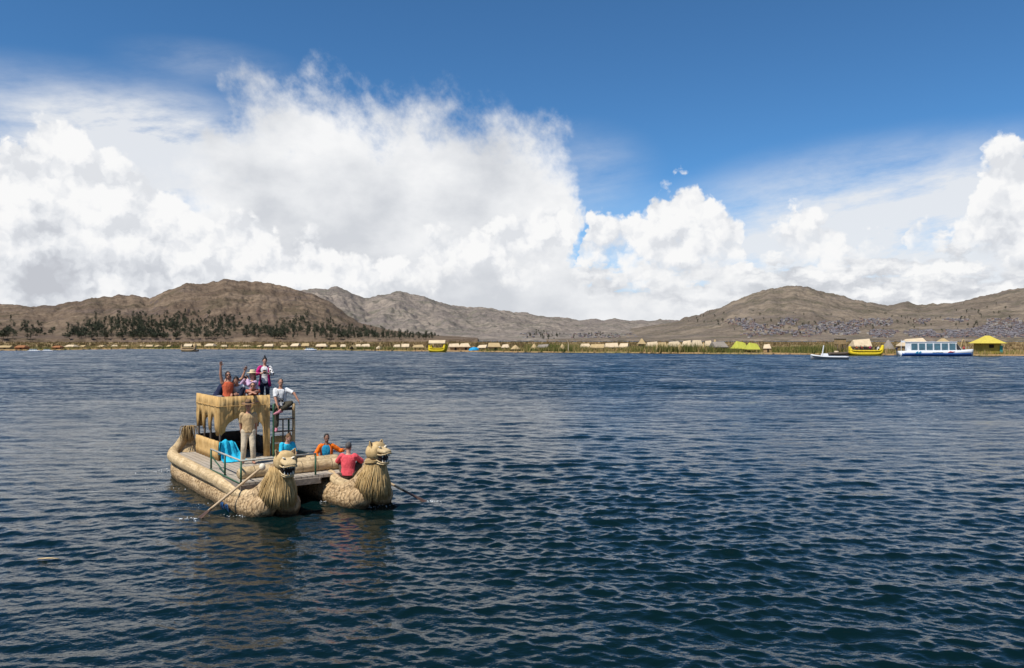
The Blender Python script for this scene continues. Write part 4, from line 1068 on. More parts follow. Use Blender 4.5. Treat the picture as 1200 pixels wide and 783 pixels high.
i_ = seated(-5.70, 1.20, WFL, (f_.x, f_.y), 'woman in rust top and sunglasses leaning folded forearms on the straw parapet', dict(skin='skin_tan', shirt=('rust', .35, .016, -.06), trousers=('darkblue', 1.9, .014), hair=('short', 'hair'), glasses=True, slim=.95),
       pel=(0, -.42, .10), lean=(0, .95, .45), LH=(.03, .50, .28), RH=(-.03, .55, .29), LE=(-1, .1, .45), RE=(1, .1, .45), head=(0, 4), LC=.4, RC=.4, LP=(0, 0, -1), RP=(0, 0, -1))
f_ = toward_cam(-6.4, 1.9)
i_ = person('standing woman in magenta jacket with hair in a high bun, looking down at her camera', (-6.45, 1.86, 2.27), (f_.x, f_.y), dict(pel=(0, 0, .93), LH=(-.06, .30, 1.20), RH=(.07, .30, 1.20), LE=(-1, -.2, -.7), RE=(1, -.2, -.7), head=(0, -26), LC=.9, RC=.9, LP=(.5, .3, .2), RP=(-.5, .3, .2), LF=(-.10, 0, .09), RF=(.10, 0, .09)),
       dict(skin='skin', shirt=('white', .5, .014, -.11), trousers=('darkblue', 1.95, .008), hair=('bun', 'hair'), slim=.92, shoes='charcoal'), k=.93)
# her jacket: an open shell with a pale spotted right sleeve
def open_jacket(info, mt, sleeve_mt, k=1.0):
    r_ = info['root']; P_ = lambda z, a, w_, d_: info['pel'] + info['sp'] * z + info['rt'] * (math.cos(a) * w_) + info['fw'] * (math.sin(a) * d_)
    c_ = MB(); rr = []
    A = [R(a) for a in range(128, 413, 15)]
    for z, w_, d_ in ((-.22, .235, .175), (-.06, .215, .160), (.10, .185, .140), (.27, .192, .142), (.40, .195, .138), (.47, .155, .115), (.53, .095, .095)):
        o_ = [P_(z, a, w_, d_) for a in A]; n_ = [P_(z, a, w_ - .016, d_ - .016) for a in A]; rr.append(o_ + n_[::-1])
    c_.rings(rr)
    j = obj('jacket', c_, M[mt], r_)
    for s_, m_ in ((1, mt), (-1, sleeve_mt)):
        S, E_, W = info['arms'][s_]; g = MB(); g.ell(S - info['rt'] * s_ * .02, .076); g.tube([S, S.lerp(E_, .5), E_, E_.lerp(W, .6)], [.074, .070, .067, .056], 12, jit=.03); g.ell(E_, .070)
        o = bpy.data.objects.new('sleeve', remeshed('sleeve', g, .014, M[m_], 3, None, .008)); col.objects.link(o); o.parent = j
M['spots'] = material('spotted_cloth', lambda: mix(voro(texc('Object'), 11.0).step(.30, .40), (.02, .02, .022), (.72, .70, .68)), .85, .15)
open_jacket(i_, 'magenta', 'spots')
camera_thing('black camera in the hands of the woman in the magenta jacket', i_, (0, .32, 1.26), (0, .8, -.6))
f_ = toward_cam(-5.2, 2.05)
i_ = person('man in pale T-shirt and olive trousers sitting atop the ladder, ankle on knee', (-5.50, 2.06, 2.27), (f_.x, f_.y), dict(pel=(0, .12, .12), lean=(.02, .10, 1), RH=(.10, .48, .02), LH=(-.52, .36, .26), RE=(1, .1, -.3), LE=(-1, .2, .3), RF=(.14, .44, -.62), LF=(.04, .50, -.05), RK=(.1, 1, .4), LK=(-1, .5, .6), RD=(.1, 1, 0), LD=(.9, .4, -.2), head=(8, -4), LC=.5, RC=.35),
       dict(skin='skin_tan', shirt=('white', .85, .026, -.06), trousers=('olive', 1.86, .016), hair=('short', 'hair_grey'), shoes='pinkshoe'), k=1.02)
g = MB(); q = lambda x, y, z: i_['root'].matrix_basis @ Vector((x, y, z))
g.tube([q(-.06, .10, .66), q(-.10, .27, .56), q(-.06, .33, .32)], .008, 6, seg=12); g.tube([q(.06, .10, .66), q(.10, .27, .56), q(.06, .33, .32)], .008, 6, seg=12)
g.tube([q(-.045, .33, .32), q(-.045, .36, .22)], [.03, .036], 10); g.tube([q(.045, .33, .32), q(.045, .36, .22)], [.03, .036], 10); g.bar(q(-.05, .34, .28), q(.05, .34, .28), .03)
c0 = sum((Vector(v) for v in g.V), Vector()) / len(g.V); g.V = [tuple(Vector(v) - c0) for v in g.V]
o = obj('binoculars', g, M['camera']); o.location = c0; tag(o, 'black binoculars hanging from the neck of the man atop the ladder', 'binoculars')
# low on the right-hand hull
seated(-3.9, 1.62, .74, (1.0, -.1), 'person in turquoise top with light brown hair sitting behind the near puma head', dict(skin='skin', shirt=('turq', .9, .022, -.06), trousers=('charcoal', 1.9, .014), hair=('bun', 'hair_brown')), lean=(0, .25, 1), head=(10, -45), LH=(-.15, .45, .2), RH=(.15, .45, .2))
f_ = toward_cam(-2.9, 2.5)
i_ = seated(-2.72, 2.42, .74, (f_.x, f_.y), 'dark-haired rower in open orange jacket over a blue shirt, one arm stretched out', dict(skin='skin_dark', shirt=('blue_shirt', 0, .016, -.06), trousers=('charcoal', 1.9, .014), hair=('short', 'hair')), RH=(.20, .34, .18), LH=(-.56, .22, .46), RE=(1, -.2, -.2), LE=(-.6, -.3, -.6), head=(10, -8), lean=(0, .12, 1), LC=.8, RC=.8)
open_jacket(i_, 'orange_jacket', 'orange_jacket')
f_ = (-.80, .60)
seated(-.98, 2.30, .56, f_, 'man in salmon pink polo shirt seen from behind, seated in the far hull', dict(skin='skin', shirt=('pink', .95, .030, -.10), trousers=('brown_cloth', 1.9, .018), hair=('short', 'hair_grey'), k=1.08), LK=(-.5, .6, 1), RK=(.5, .6, 1), LD=(0, 1, 0), RD=(0, 1, 0), LH=(-.20, .42, .34), RH=(.24, .42, .34), LE=(-1, -.2, -.4), RE=(1, -.2, -.4), head=(-14, -10), lean=(0, .10, 1), LC=.9, RC=.9, pel=(0, 0, .12), LF=(-.15, .5, .05), RF=(.15, .5, .05))

# ---------------------------------------------------------------- straw huts on the islands
def straw_simple(name, a, b):
    def fn():
        p = texc('Object'); n = noise(p.v('MULTIPLY', (6, 6, 1.5)), 1.0, 4, 0.65); n2 = noise(p, 0.7, 3)
        return mix(n2.lin(.35, .7, 0, .4), mix(n.lin(.3, .7), a, b), tuple(x * .65 for x in a)), (n, .03)
    return material(name, fn, 0.9, 0.1)
M['cream'] = straw_simple('pale_thatch', (0.50, 0.39, 0.25), (0.66, 0.54, 0.38)); M['thatch'] = straw_simple('tan_thatch', (0.36, 0.26, 0.13), (0.50, 0.38, 0.21))
M['sand'] = straw_simple('sand_thatch', (0.42, 0.31, 0.18), (0.56, 0.43, 0.27)); M['grthatch'] = straw_simple('grey_thatch', (0.22, 0.19, 0.16), (0.32, 0.28, 0.24)); M['wall_straw'] = straw_simple('straw_wall', (0.30, 0.20, 0.10), (0.42, 0.30, 0.16))
M['brick'] = straw_simple('red_brown_wall', (0.26, 0.11, 0.05), (0.36, 0.17, 0.08)); M['lime'] = plain('lime_tarp', (0.36, 0.36, 0.05), .6, .1, 3); M['bluetarp'] = plain('blue_tarp', (0.01, 0.26, 0.50), .5, .15, 3)
M['yel_roof'] = plain('yellow_roof', (0.52, 0.42, 0.07), .7, .12, 2); M['yel_wall'] = plain('yellow_wall', (0.34, 0.27, 0.045), .7, .15, 2); M['teal'] = plain('teal_door', (0.03, 0.24, 0.22), .6)
M['door_shade'] = plain('opening_shade', (0.02, 0.016, 0.012), .9); M['yreed'] = reed('yellow_reed', (0.62, 0.45, 0.02), (0.74, 0.58, 0.05), (0.34, 0.22, 0.02), across=14, along=.8, band=.6, bandw=.12, bump=.02, bandc=.3)
M['white'] = M['white']; M['wpaint'] = plain('white_paint', (0.74, 0.75, 0.76), .35, .05, 2, spec=.5); M['bluepaint'] = plain('blue_paint', (0.015, 0.07, 0.26), .35, .12, 2, spec=.5)
M['redpaint'] = plain('red_paint', (0.5, 0.03, 0.025), .4, .1, 4); M['cyan'] = plain('cyan_paint', (0.03, 0.28, 0.46), .4, .08, 4); M['pane'] = plain('blue_tinted_glass', (0.03, 0.12, 0.17), .08, .35, .8, spec=.8); M['steel'] = plain('grey_metal', (0.30, 0.31, 0.33), .35, .1, 3, spec=.5)
def hut(px, top, wpx, label, kind='gable', roof='cream', wall='wall_straw', back=6.0, group=None, turn=0.0, cat='hut', base=None, name='reed_hut', depth=None):
    """a hut `back` metres behind the shore at column px whose ridge reaches row `top`; wpx columns wide"""
    p = at_shore(px, back); k = p.y / FOC; W = wpx * k; Ht = max(1.5, CAM_H - (top - HOR) * k - p.z); Dp = depth or max(2.2, min(W * .8, 5))
    root = thing(name, label, cat, p, turn, group)
    w = MB(); r = MB(); d = MB(); e = .12
    if kind == 'gable':
        wh = Ht * .48; w.box((0, 0, wh / 2), (W * .94, Dp, wh))
        a, b, rl = W / 2, Dp * .62, W / 2 * random.uniform(.62, .97); sk = random.uniform(-.06, .06) * W; dr = random.uniform(.0, .10) * Ht
        r.rings([[Vector((-a, -b, wh - .12)), Vector((a, -b, wh - .12)), Vector((a, b, wh - .12)), Vector((-a, b, wh - .12))], [Vector((-a, -b, wh + .06)), Vector((a, -b, wh + .06)), Vector((a, b, wh + .06)), Vector((-a, b, wh + .06))],
                 [Vector((-rl + sk, -.12, Ht - dr)), Vector((rl + sk, -.12, Ht)), Vector((rl + sk, .12, Ht)), Vector((-rl + sk, .12, Ht - dr))]])
        pass
        d.box((W * .1, -Dp / 2 - .02, wh * .42), (min(.9, W * .2), .08, wh * .84))
    elif kind == 'frame':                        # A-frame, its open end to the water
        T = Matrix(((1, 0, 0, 0), (0, 0, 1, -Dp / 2), (0, 1, 0, 0), (0, 0, 0, 1)))
        r.prism([(-W / 2, 0), (-W / 2 + .18, 0), (0, Ht - .22), (W / 2 - .18, 0), (W / 2, 0), (0, Ht)], Dp, T)
        w.prism([(-W / 2 + .2, .02), (W / 2 - .2, .02), (0, Ht - .26)], .1, Matrix.Translation((0, Dp * .3, 0)) @ T)
        d.prism([(-W * .12, .05), (W * .12, .05), (W * .08, Ht * .55), (-W * .08, Ht * .55)], .06, Matrix.Translation((0, Dp * .22, 0)) @ T)
    elif kind == 'cone':
        n = 16
        r.rings([[Vector((q * W / 2 * math.cos(t) * (1 + .03 * math.sin(5 * t)), q * W / 2 * math.sin(t), z)) for t in [i * 2 * math.pi / n for i in range(n)]] for q, z in ((1.0, Ht * .30), (.62, Ht * .62), (.28, Ht * .86), (.03, Ht))])
        w.rings([[Vector((W * .40 * math.cos(t), W * .40 * math.sin(t), z)) for t in [i * 2 * math.pi / n for i in range(n)]] for z in (0, Ht * .36)])
        d.box((0, -W * .40, Ht * .17), (W * .16, .12, Ht * .32))
    elif kind == 'hip':
        wh = Ht * .60; w.box((0, 0, wh / 2), (W * .72, Dp * .8, wh)); a, b, c_ = W / 2, Dp * .62, W * .16
        r.rings([[Vector((-a, -b, wh - .1)), Vector((a, -b, wh - .1)), Vector((a, b, wh - .1)), Vector((-a, b, wh - .1))], [Vector((-a * .45, -b * .5, wh + (Ht - wh) * .55)), Vector((a * .45, -b * .5, wh + (Ht - wh) * .55)), Vector((a * .45, b * .5, wh + (Ht - wh) * .55)), Vector((-a * .45, b * .5, wh + (Ht - wh) * .55))], [Vector((-c_ * .5, -.1, Ht)), Vector((c_ * .5, -.1, Ht)), Vector((c_ * .5, .1, Ht)), Vector((-c_ * .5, .1, Ht))]])
        d.box((0, -Dp * .4 - .03, wh * .70), (W * .18, .08, wh * .30))
    elif kind == 'tent':
        wh = Ht * .30
        for x in (-W * .46, 0, W * .46):
            for y in (-Dp * .4, Dp * .4): w.tube([(x, y, 0), (x, y, wh + .1)], .06, 6)
        rr = []
        for i in range(13):
            t = i / 12; x = (t - .5) * W; sag = .10 * math.sin(t * math.pi * 3); z = wh + (Ht - wh) * min(1, 2.6 * t if t < .4 else 1 - .55 * (t - .4)) + sag
            rr.append([Vector((x, -Dp * .55, wh)), Vector((x, 0, max(z, wh + .1))), Vector((x, Dp * .55, wh)), Vector((x, 0, max(z, wh + .1) - .06))])
        r.rings(rr)
    if w.V: obj('hut_wall', w, M[wall], root, smooth=False)
    obj('hut_roof', r, M[roof], root, smooth=False)
    if d.V: obj('doorway_shade', d, M['door_shade'], root, smooth=False)  # near-black slab on the hut: its inner shade put into the colour
    return root
GF = 'small pale huts along the far left shore'
for px, wpx, top in ((7, 15, 405), (84, 12, 404), (98, 8, 405), (120, 8, 404.6), (134, 7, 404.8), (146, 9, 404.6), (167, 6, 404.5), (176, 8, 404), (186, 8, 404.5), (199, 5, 404.6), (218, 5, 404.6), (263, 7, 404.2), (278, 7, 404.6), (289, 11, 404.4), (305, 7, 404.6), (333, 7, 404.2)):
    hut(px, top, wpx, 'small pale straw hut in the low row along the shore below the wooded hill', back=8 + 10 * random.random(), group=GF, turn=random.uniform(-.7, .7), roof=random.choice(('cream', 'cream', 'thatch', 'sand')))
for px, top, wpx, kind, roof, back, label in (
    (230, 402.6, 11, 'gable', 'thatch', 9, 'tan hut just behind the small reed boat on the left'), (247, 402.8, 11, 'gable', 'cream', 10, 'long pale roofed hut right of the small reed boat'),
    (315, 403, 10, 'gable', 'cream', 8, 'pale hut with wide roof left of the two huts by the blue launch'), (347, 402.4, 10, 'gable', 'cream', 12, 'pale hut close to the left of the white and blue launch'),
    (358, 402.2, 9, 'gable', 'thatch', 14, 'tan hut behind the white and blue launch'), (377, 402.8, 13, 'gable', 'cream', 9, 'long pale hut to the right of the white and blue launch'),
    (391, 403.8, 8, 'gable', 'thatch', 10, 'low tan hut midway between the launch and the triangular hut'), (402, 403.6, 7, 'gable', 'cream', 9, 'little pale hut left of the triangular hut'),
    (414, 404.6, 9, 'frame', 'thatch', 2, 'triangular straw hut standing at the water edge below the dark trees'), (419.5, 403.2, 6, 'gable', 'cream', 12, 'narrow pale hut behind the triangular straw hut'),
    (428, 403.0, 11, 'gable', 'cream', 10, 'pale hut right of the triangular straw hut'), (444, 405.4, 8, 'cone', 'cream', 5, 'low rounded pale hut among green reeds'),
    (465, 403.6, 7, 'gable', 'cream', 10, 'small pale hut, first of the row left of the canopied yellow boat'), (475, 403.0, 9, 'gable', 'cream', 9, 'pale hut with a jagged roof left of the canopied yellow boat'),
    (490, 403.8, 12, 'gable', 'thatch', 7, 'low tan hut next to the canopied yellow boat'), (532, 402.4, 12, 'gable', 'cream', 9, 'pale broad hut right of the canopied yellow boat'),
    (544, 402.2, 13, 'gable', 'cream', 11, 'pale hut behind the bright blue tarpaulin'), (566, 404.0, 11, 'gable', 'cream', 9, 'low pale hut right of the bright blue tarpaulin'),
    (579, 401.8, 15, 'gable', 'thatch', 8, 'tan hut with peaked roof, second right of the blue tarpaulin'), (592, 403.4, 9, 'gable', 'cream', 10, 'pale lean hut beside the peaked tan hut'),
    (604, 404.2, 12, 'cone', 'thatch', 5, 'round straw hut right of the peaked tan hut'), (626, 402.6, 9, 'cone', 'thatch', 6, 'brown conical hut alone among the reeds in mid shore'),
    (637, 403.4, 13, 'gable', 'grthatch', 8, 'greyish straw hut beside the brown conical hut'), (659, 402.8, 8, 'cone', 'thatch', 6, 'tan conical hut by the tall white pole'),
    (686, 402.6, 13, 'gable', 'cream', 12, 'pale hut left end of the long low roofs right of the white pole'), (700, 403.2, 16, 'gable', 'thatch', 7, 'tan hut with brown wall in front of the long low roofs'),
    (716, 401.8, 15, 'gable', 'cream', 16, 'long low cream roof in the middle of its row above the reeds'), (731, 402.2, 11, 'gable', 'cream', 18, 'low cream roof at the right end of its row above the reeds'),
    (764, 400.2, 13, 'gable', 'cream', 9, 'cream hut right of the brown lookout hut'), (776, 401.0, 10, 'gable', 'thatch', 10, 'tan hut left of the pointed straw stooks'),
    (790, 400.0, 16, 'gable', 'cream', 8, 'large cream hut behind the pointed straw stooks'), (805, 398.8, 12, 'gable', 'cream', 10, 'cream hut with a high roof, third from the grey roofed hut'),
    (816, 398.6, 12, 'gable', 'cream', 9, 'cream hut with a high roof next to a straw stook'), (830, 399.0, 9, 'gable', 'cream', 12, 'cream hut directly left of the grey roofed hut'),
    (842, 400.2, 17, 'gable', 'grthatch', 6, 'hut with a grey roof left of the lime green tents'), (838, 397.6, 9, 'cone', 'thatch', 18, 'peaked tan roof sticking up behind the grey roofed hut'),
    (899, 403.2, 9, 'gable', 'cream', 12, 'lone low pale hut right of the lime green tents'),
    (1008, 397.0, 20, 'gable', 'cream', 7, 'cream hut with a dark arched opening behind the yellow reed boat'), (1041, 398.0, 15, 'cone', 'grthatch', 8, 'grey conical hut between the yellow reed boat and the tour boat'),
    (1070, 396.0, 30, 'gable', 'cream', 9, 'big cream gabled hut behind the stern of the tour boat'), (1105, 396.6, 19, 'hip', 'thatch', 10, 'tan hut with a peaked roof behind the middle of the tour boat')):
    hut(px, top, wpx, label, kind, roof, back=back, turn=random.uniform(-.35, .35))
hut(752, 396.8, 9, 'brown lookout hut rising above the cream roofs', 'hip', 'thatch', 'wall_straw', 12, name='lookout_hut')
hut(865, 399.2, 17, 'lime green tent, the larger of the pair on the shore', 'tent', 'lime', 'pole', 9, cat='tent', name='tarp_tent', depth=5)
hut(880, 401.0, 16, 'lime green tent, the lower one on the right of the pair', 'tent', 'lime', 'pole', 8, cat='tent', name='tarp_tent', depth=5)
hut(26, 404.6, 12, 'red brown boathouse at the far left of the shore', 'gable', 'brick', 'brick', 2, name='boathouse', cat='boathouse'); hut(68, 405, 10, 'red brown shed between the two moored white boats and the pale huts', 'gable', 'brick', 'brick', 4, name='boathouse', cat='boathouse')
t = hut(1157, 393.4, 31, 'yellow hut with a wide hipped yellow roof right of the tour boat', 'hip', 'yel_roof', 'yel_wall', 7, name='yellow_hut')
k = at_shore(1157, 7).y / FOC; g = MB(); g.box((11 * k, -2.15, 1.35), (3.2 * k, .12, 2.0)); obj('shutter', g, M['teal'], t, smooth=False)
# dome of blue tarpaulin
p = at_shore(555.5, 4); k = p.y / FOC; g = MB(); rr = []
for q, z in ((1.0, 0), (.97, 1.0), (.82, 1.9), (.5, 2.6), (.1, 2.85)): rr.append([Vector((6.2 * k * q * math.cos(t_) * (1 + .06 * math.sin(4 * t_)), 2 * q * math.sin(t_), z * .42 * k * 6.2 / 2 + .1 * math.sin(3 * t_))) for t_ in [i * math.pi / 9 for i in range(18)]])
g.rings(rr); o = tag(obj('tarpaulin', g, M['bluetarp'], smooth=False), 'bright blue tarpaulin tent on the reed shore', 'tarpaulin'); o.location = p
# pointed straw stooks
for px, top, wpx, lb in ((782, 402.4, 6, 'pointed straw stook, the taller one in front of the large cream hut'), (796, 403.6, 5, 'short straw stook at the right corner of the large cream hut'), (770, 403.8, 4, 'slim straw stook left of the large cream hut'), (824.5, 400.8, 5, 'leaning straw stook between the high cream roofs')):
    p = at_shore(px, 3); k = p.y / FOC; Ht = CAM_H - (top - HOR) * k - p.z; g = MB()
    for i in range(26):
        a = random.uniform(0, 6.28); r_ = wpx * k / 2 * random.uniform(.6, 1); g.tube([(r_ * math.cos(a), r_ * math.sin(a), 0), (.06 * math.cos(a), .06 * math.sin(a), Ht * random.uniform(.85, 1.0))], [.16, .05], 5)
    o = tag(obj('straw_stook', g, M['thatch']), lb, 'straw stook'); o.location = p
# wooden lookout tower
p = at_shore(984.5, 4); k = p.y / FOC; t = thing('lookout_tower', 'wooden lookout tower with a brown box cabin on stilts left of the yellow reed boat', 'tower', p); Ht = CAM_H - (396.6 - HOR) * k - p.z
for x in (-4.4 * k, 4.4 * k):
    for y in (-.9, .9): g = MB(); g.tube([(x * 1.1, y * 1.1, 0), (x, y, Ht * .64)], .10, 6); obj('leg', g, M['pole'], t)
g = MB(); g.box((0, 0, Ht * .80), (10.5 * k, 2.2, Ht * .36)); obj('cabin', g, M['wall_straw'], t, smooth=False)
g = MB(); g.box((0, 0, Ht * .99), (11.6 * k, 2.6, .12)); obj('roof', g, M['grthatch'], t, smooth=False)
g = MB(); g.bar((-4.6 * k, -.9, Ht * .18), (4.4 * k, -.9, Ht * .5), .08); g.bar((-4.6 * k, -.9, Ht * .34), (4.6 * k, -.9, Ht * .34), .08); obj('brace', g, M['pole'], t)
# straw arch, white pole
p = at_shore(1129, 5); k = p.y / FOC; g = MB(); g.tube([(-4 * k, 0, 0), (-3.2 * k, 0, 1.8), (0, 0, 4.1), (3.2 * k, 0, 1.8), (4 * k, 0, 0)], [.25, .2, .15, .2, .25], 8, seg=20); o = tag(obj('straw_arch', g, M['thatch']), 'tall straw arch behind the bow of the tour boat', 'arch'); o.location = p
p = at_shore(666, 1.5); k = p.y / FOC; g = MB(); g.tube([(0, 0, -.2), (0, 0, 8 * k), (-.8 * k, 0, 12.5 * k), (-2.0 * k, 0, 13.6 * k)], [.16, .12, .07, .05], 6, seg=12); o = tag(obj('pole', g, M['cream']), 'thin pale pole with a bent tip at the shore in the middle of the picture', 'pole'); o.location = p

# ---------------------------------------------------------------- boats
def hull_mesh(L_, W, H, bow=.28, n=22, sheer=.3, z0=-.3):
    """launch hull, bow at +x"""
    g = MB(); rr = []
    for i in range(n + 1):
        t = i / n; x = (t - .5) * L_; w = W / 2 * (1 if t < 1 - bow else math.cos((t - 1 + bow) / bow * math.pi / 2) ** .7) * (.92 if t < .02 else 1); w = max(w, .02)
        zt = H + sheer * max(0, (t - .45) / .55) ** 2; fl = .70 if t < 1 - bow else .70 - .3 * (t - 1 + bow) / bow
        rr.append([Vector((x, -w, zt)), Vector((x, -w * .98, zt * .55)), Vector((x, -w * fl, z0)), Vector((x, w * fl, z0)), Vector((x, w * .98, zt * .55)), Vector((x, w, zt))])
    g.rings(rr); return g
def place(px, row, dist_row=None): y = px_r(row); return Vector((px_x(px, y), y, 0.0))
def tour_boat(px, row, wpx, label, turn=0.0, small=False):
    p = place(px, row); k = p.y / FOC; L_ = wpx * k; s_ = L_ / 20.0; root = thing('tour_boat', label, 'tour boat', p, turn); root.scale = (1, 1, 1)
    S = lambda *a: tuple(x * s_ for x in a)
    obj('hull', hull_mesh(L_, 3.6 * s_, 1.35 * s_, sheer=.55 * s_, z0=-.4 * s_), M['wpaint'], root)
    lo = hull_mesh(L_ * .992, 3.63 * s_, .80 * s_, sheer=.10 * s_, z0=-.42 * s_); obj('lower_hull', lo, M['bluepaint'], root)
    c_ = MB(); x0, x1 = -7.6 * s_, 4.6 * s_; yb, yt = 1.55 * s_, 1.40 * s_; zb, zt = 1.2 * s_, 3.75 * s_
    c_.rings([[Vector((x0, -yb, zb)), Vector((x1 + 1.9 * s_, -yb, zb)), Vector((x1 + 1.9 * s_, yb, zb)), Vector((x0, yb, zb))], [Vector((x0, -yt, zt)), Vector((x1, -yt, zt)), Vector((x1, yt, zt)), Vector((x0, yt, zt))]])
    cab = obj('cabin', c_, M['wpaint'], root, smooth=False)
    n = 4 if small else 6; pitch = (x1 - x0) / n
    for i in range(n):
        a = x0 + pitch * (i + .10); b = x0 + pitch * (i + .90)
        for sd in (-1, 1):
            g = MB(); q = [Vector((a, sd * (yb - .25 * .15 * s_ * 1), zb + .45 * s_)), Vector((b, sd * (yb - .04 * s_), zb + .45 * s_)), Vector((b, sd * (yt + .035 * s_), zt - .35 * s_)), Vector((a, sd * (yt + .035 * s_), zt - .35 * s_))]
            o_ = [v + Vector((0, sd * .05 * s_, 0)) for v in q]; g.rings([q, o_]); obj('window', g, M['pane'], cab, smooth=False)
    g = MB(); q = [Vector((x1 + 1.55 * s_, -1.2 * s_, zb + .5 * s_)), Vector((x1 + 1.55 * s_, 1.2 * s_, zb + .5 * s_)), Vector((x1 + .3 * s_, 1.15 * s_, zt - .35 * s_)), Vector((x1 + .3 * s_, -1.15 * s_, zt - .35 * s_))]
    g.rings([q, [v + Vector((.06 * s_, 0, .06 * s_)) for v in q]]); obj('windscreen', g, M['glass'], cab, smooth=False)
    for sd in (-1, 1):                           # raked side light beside the windscreen
        g = MB(); q = [Vector((x1 + .05 * s_, sd * 1.55 * s_, zb + .5 * s_)), Vector((x1 + 1.35 * s_, sd * 1.55 * s_, zb + .5 * s_)), Vector((x1 + .25 * s_, sd * 1.46 * s_, zt - .4 * s_)), Vector((x1 + .02 * s_, sd * 1.46 * s_, zt - .4 * s_))]
        g.rings([q, [v + Vector((0, sd * .05 * s_, 0)) for v in q]]); obj('window', g, M['glass'], cab, smooth=False)
    g = MB(); g.box(((x0 + x1) / 2 + .1 * s_, 0, zt + .06 * s_), (x1 - x0 + .5 * s_, 3.0 * s_, .14 * s_)); obj('roof', g, M['wpaint'], root, smooth=False)
    if not small:
        g = MB()
        for x in (-6.6, -5.8): g.add([S(x, -1.86, .72), S(x + .42, -1.86, .72), S(x + .95, -1.84, 1.28), S(x + .5, -1.84, 1.28)], [(0, 1, 2, 3)]); g.add([S(x, -1.90, .72), S(x + .42, -1.90, .72), S(x + .95, -1.88, 1.28), S(x + .5, -1.88, 1.28)], [(0, 1, 2, 3)])
        obj('blue_stripes', g, M['cyan'], root, smooth=False)
        g = MB(); g.tube([S(-1.9, -1.84, 1.02), S(-1.2, -1.84, .98), S(-.6, -1.84, 1.06), S(.2, -1.84, 1.0), S(.9, -1.84, 1.04)], .05 * s_, 5, seg=14, jit=.6); obj('lettering_band', g, M['steel'], root)
        g = MB(); g.tube([S(2.2, -1.84, .90), S(2.8, -1.84, 1.16), S(3.4, -1.84, 1.10), S(4.1, -1.82, 1.24)], [.05 * s_, .16 * s_, .14 * s_, .03 * s_], 6, seg=14, flat=(1, .4), up=(0, 0, 1)); obj('red_emblem', g, M['redpaint'], root)
        g = MB()
        for x in (6.4, 7.6, 8.6): g.tube([S(x, -.9 * (9.6 - x) / 3.2, 1.5 + .4 * ((x - 5) / 5) ** 2), S(x, -.9 * (9.6 - x) / 3.2, 2.3 + .3 * ((x - 5) / 5) ** 2)], .03 * s_, 5)
        g.tube([S(6.2, -1.0, 2.3), S(7.6, -.6, 2.4), S(9.2, -.1, 2.5)], .03 * s_, 5, seg=6); obj('bow_rail', g, M['steel'], root)
        g = MB(); g.tube([S(-9.4, 0, 1.2), S(-9.4, 0, 4.4)], .05 * s_, 5); g.box(S(-8.9, 0, 3.9), S(.9, .05, .5)); obj('flag_staff', g, M['wpaint'], root, smooth=False)
    return root
tour_boat(1097, 417.3, 87, 'white and blue tour boat with blue tinted windows moored at the right shore')
tour_boat(364, 410.6, 14, 'little white and blue launch moored below the dark trees at left centre', small=True)
tour_boat(40, 411.9, 14, 'white launch beside the red brown boathouse at the far left', small=True); tour_boat(56, 411.7, 12, 'white launch with a dark window, second from the boathouse at the far left', small=True)
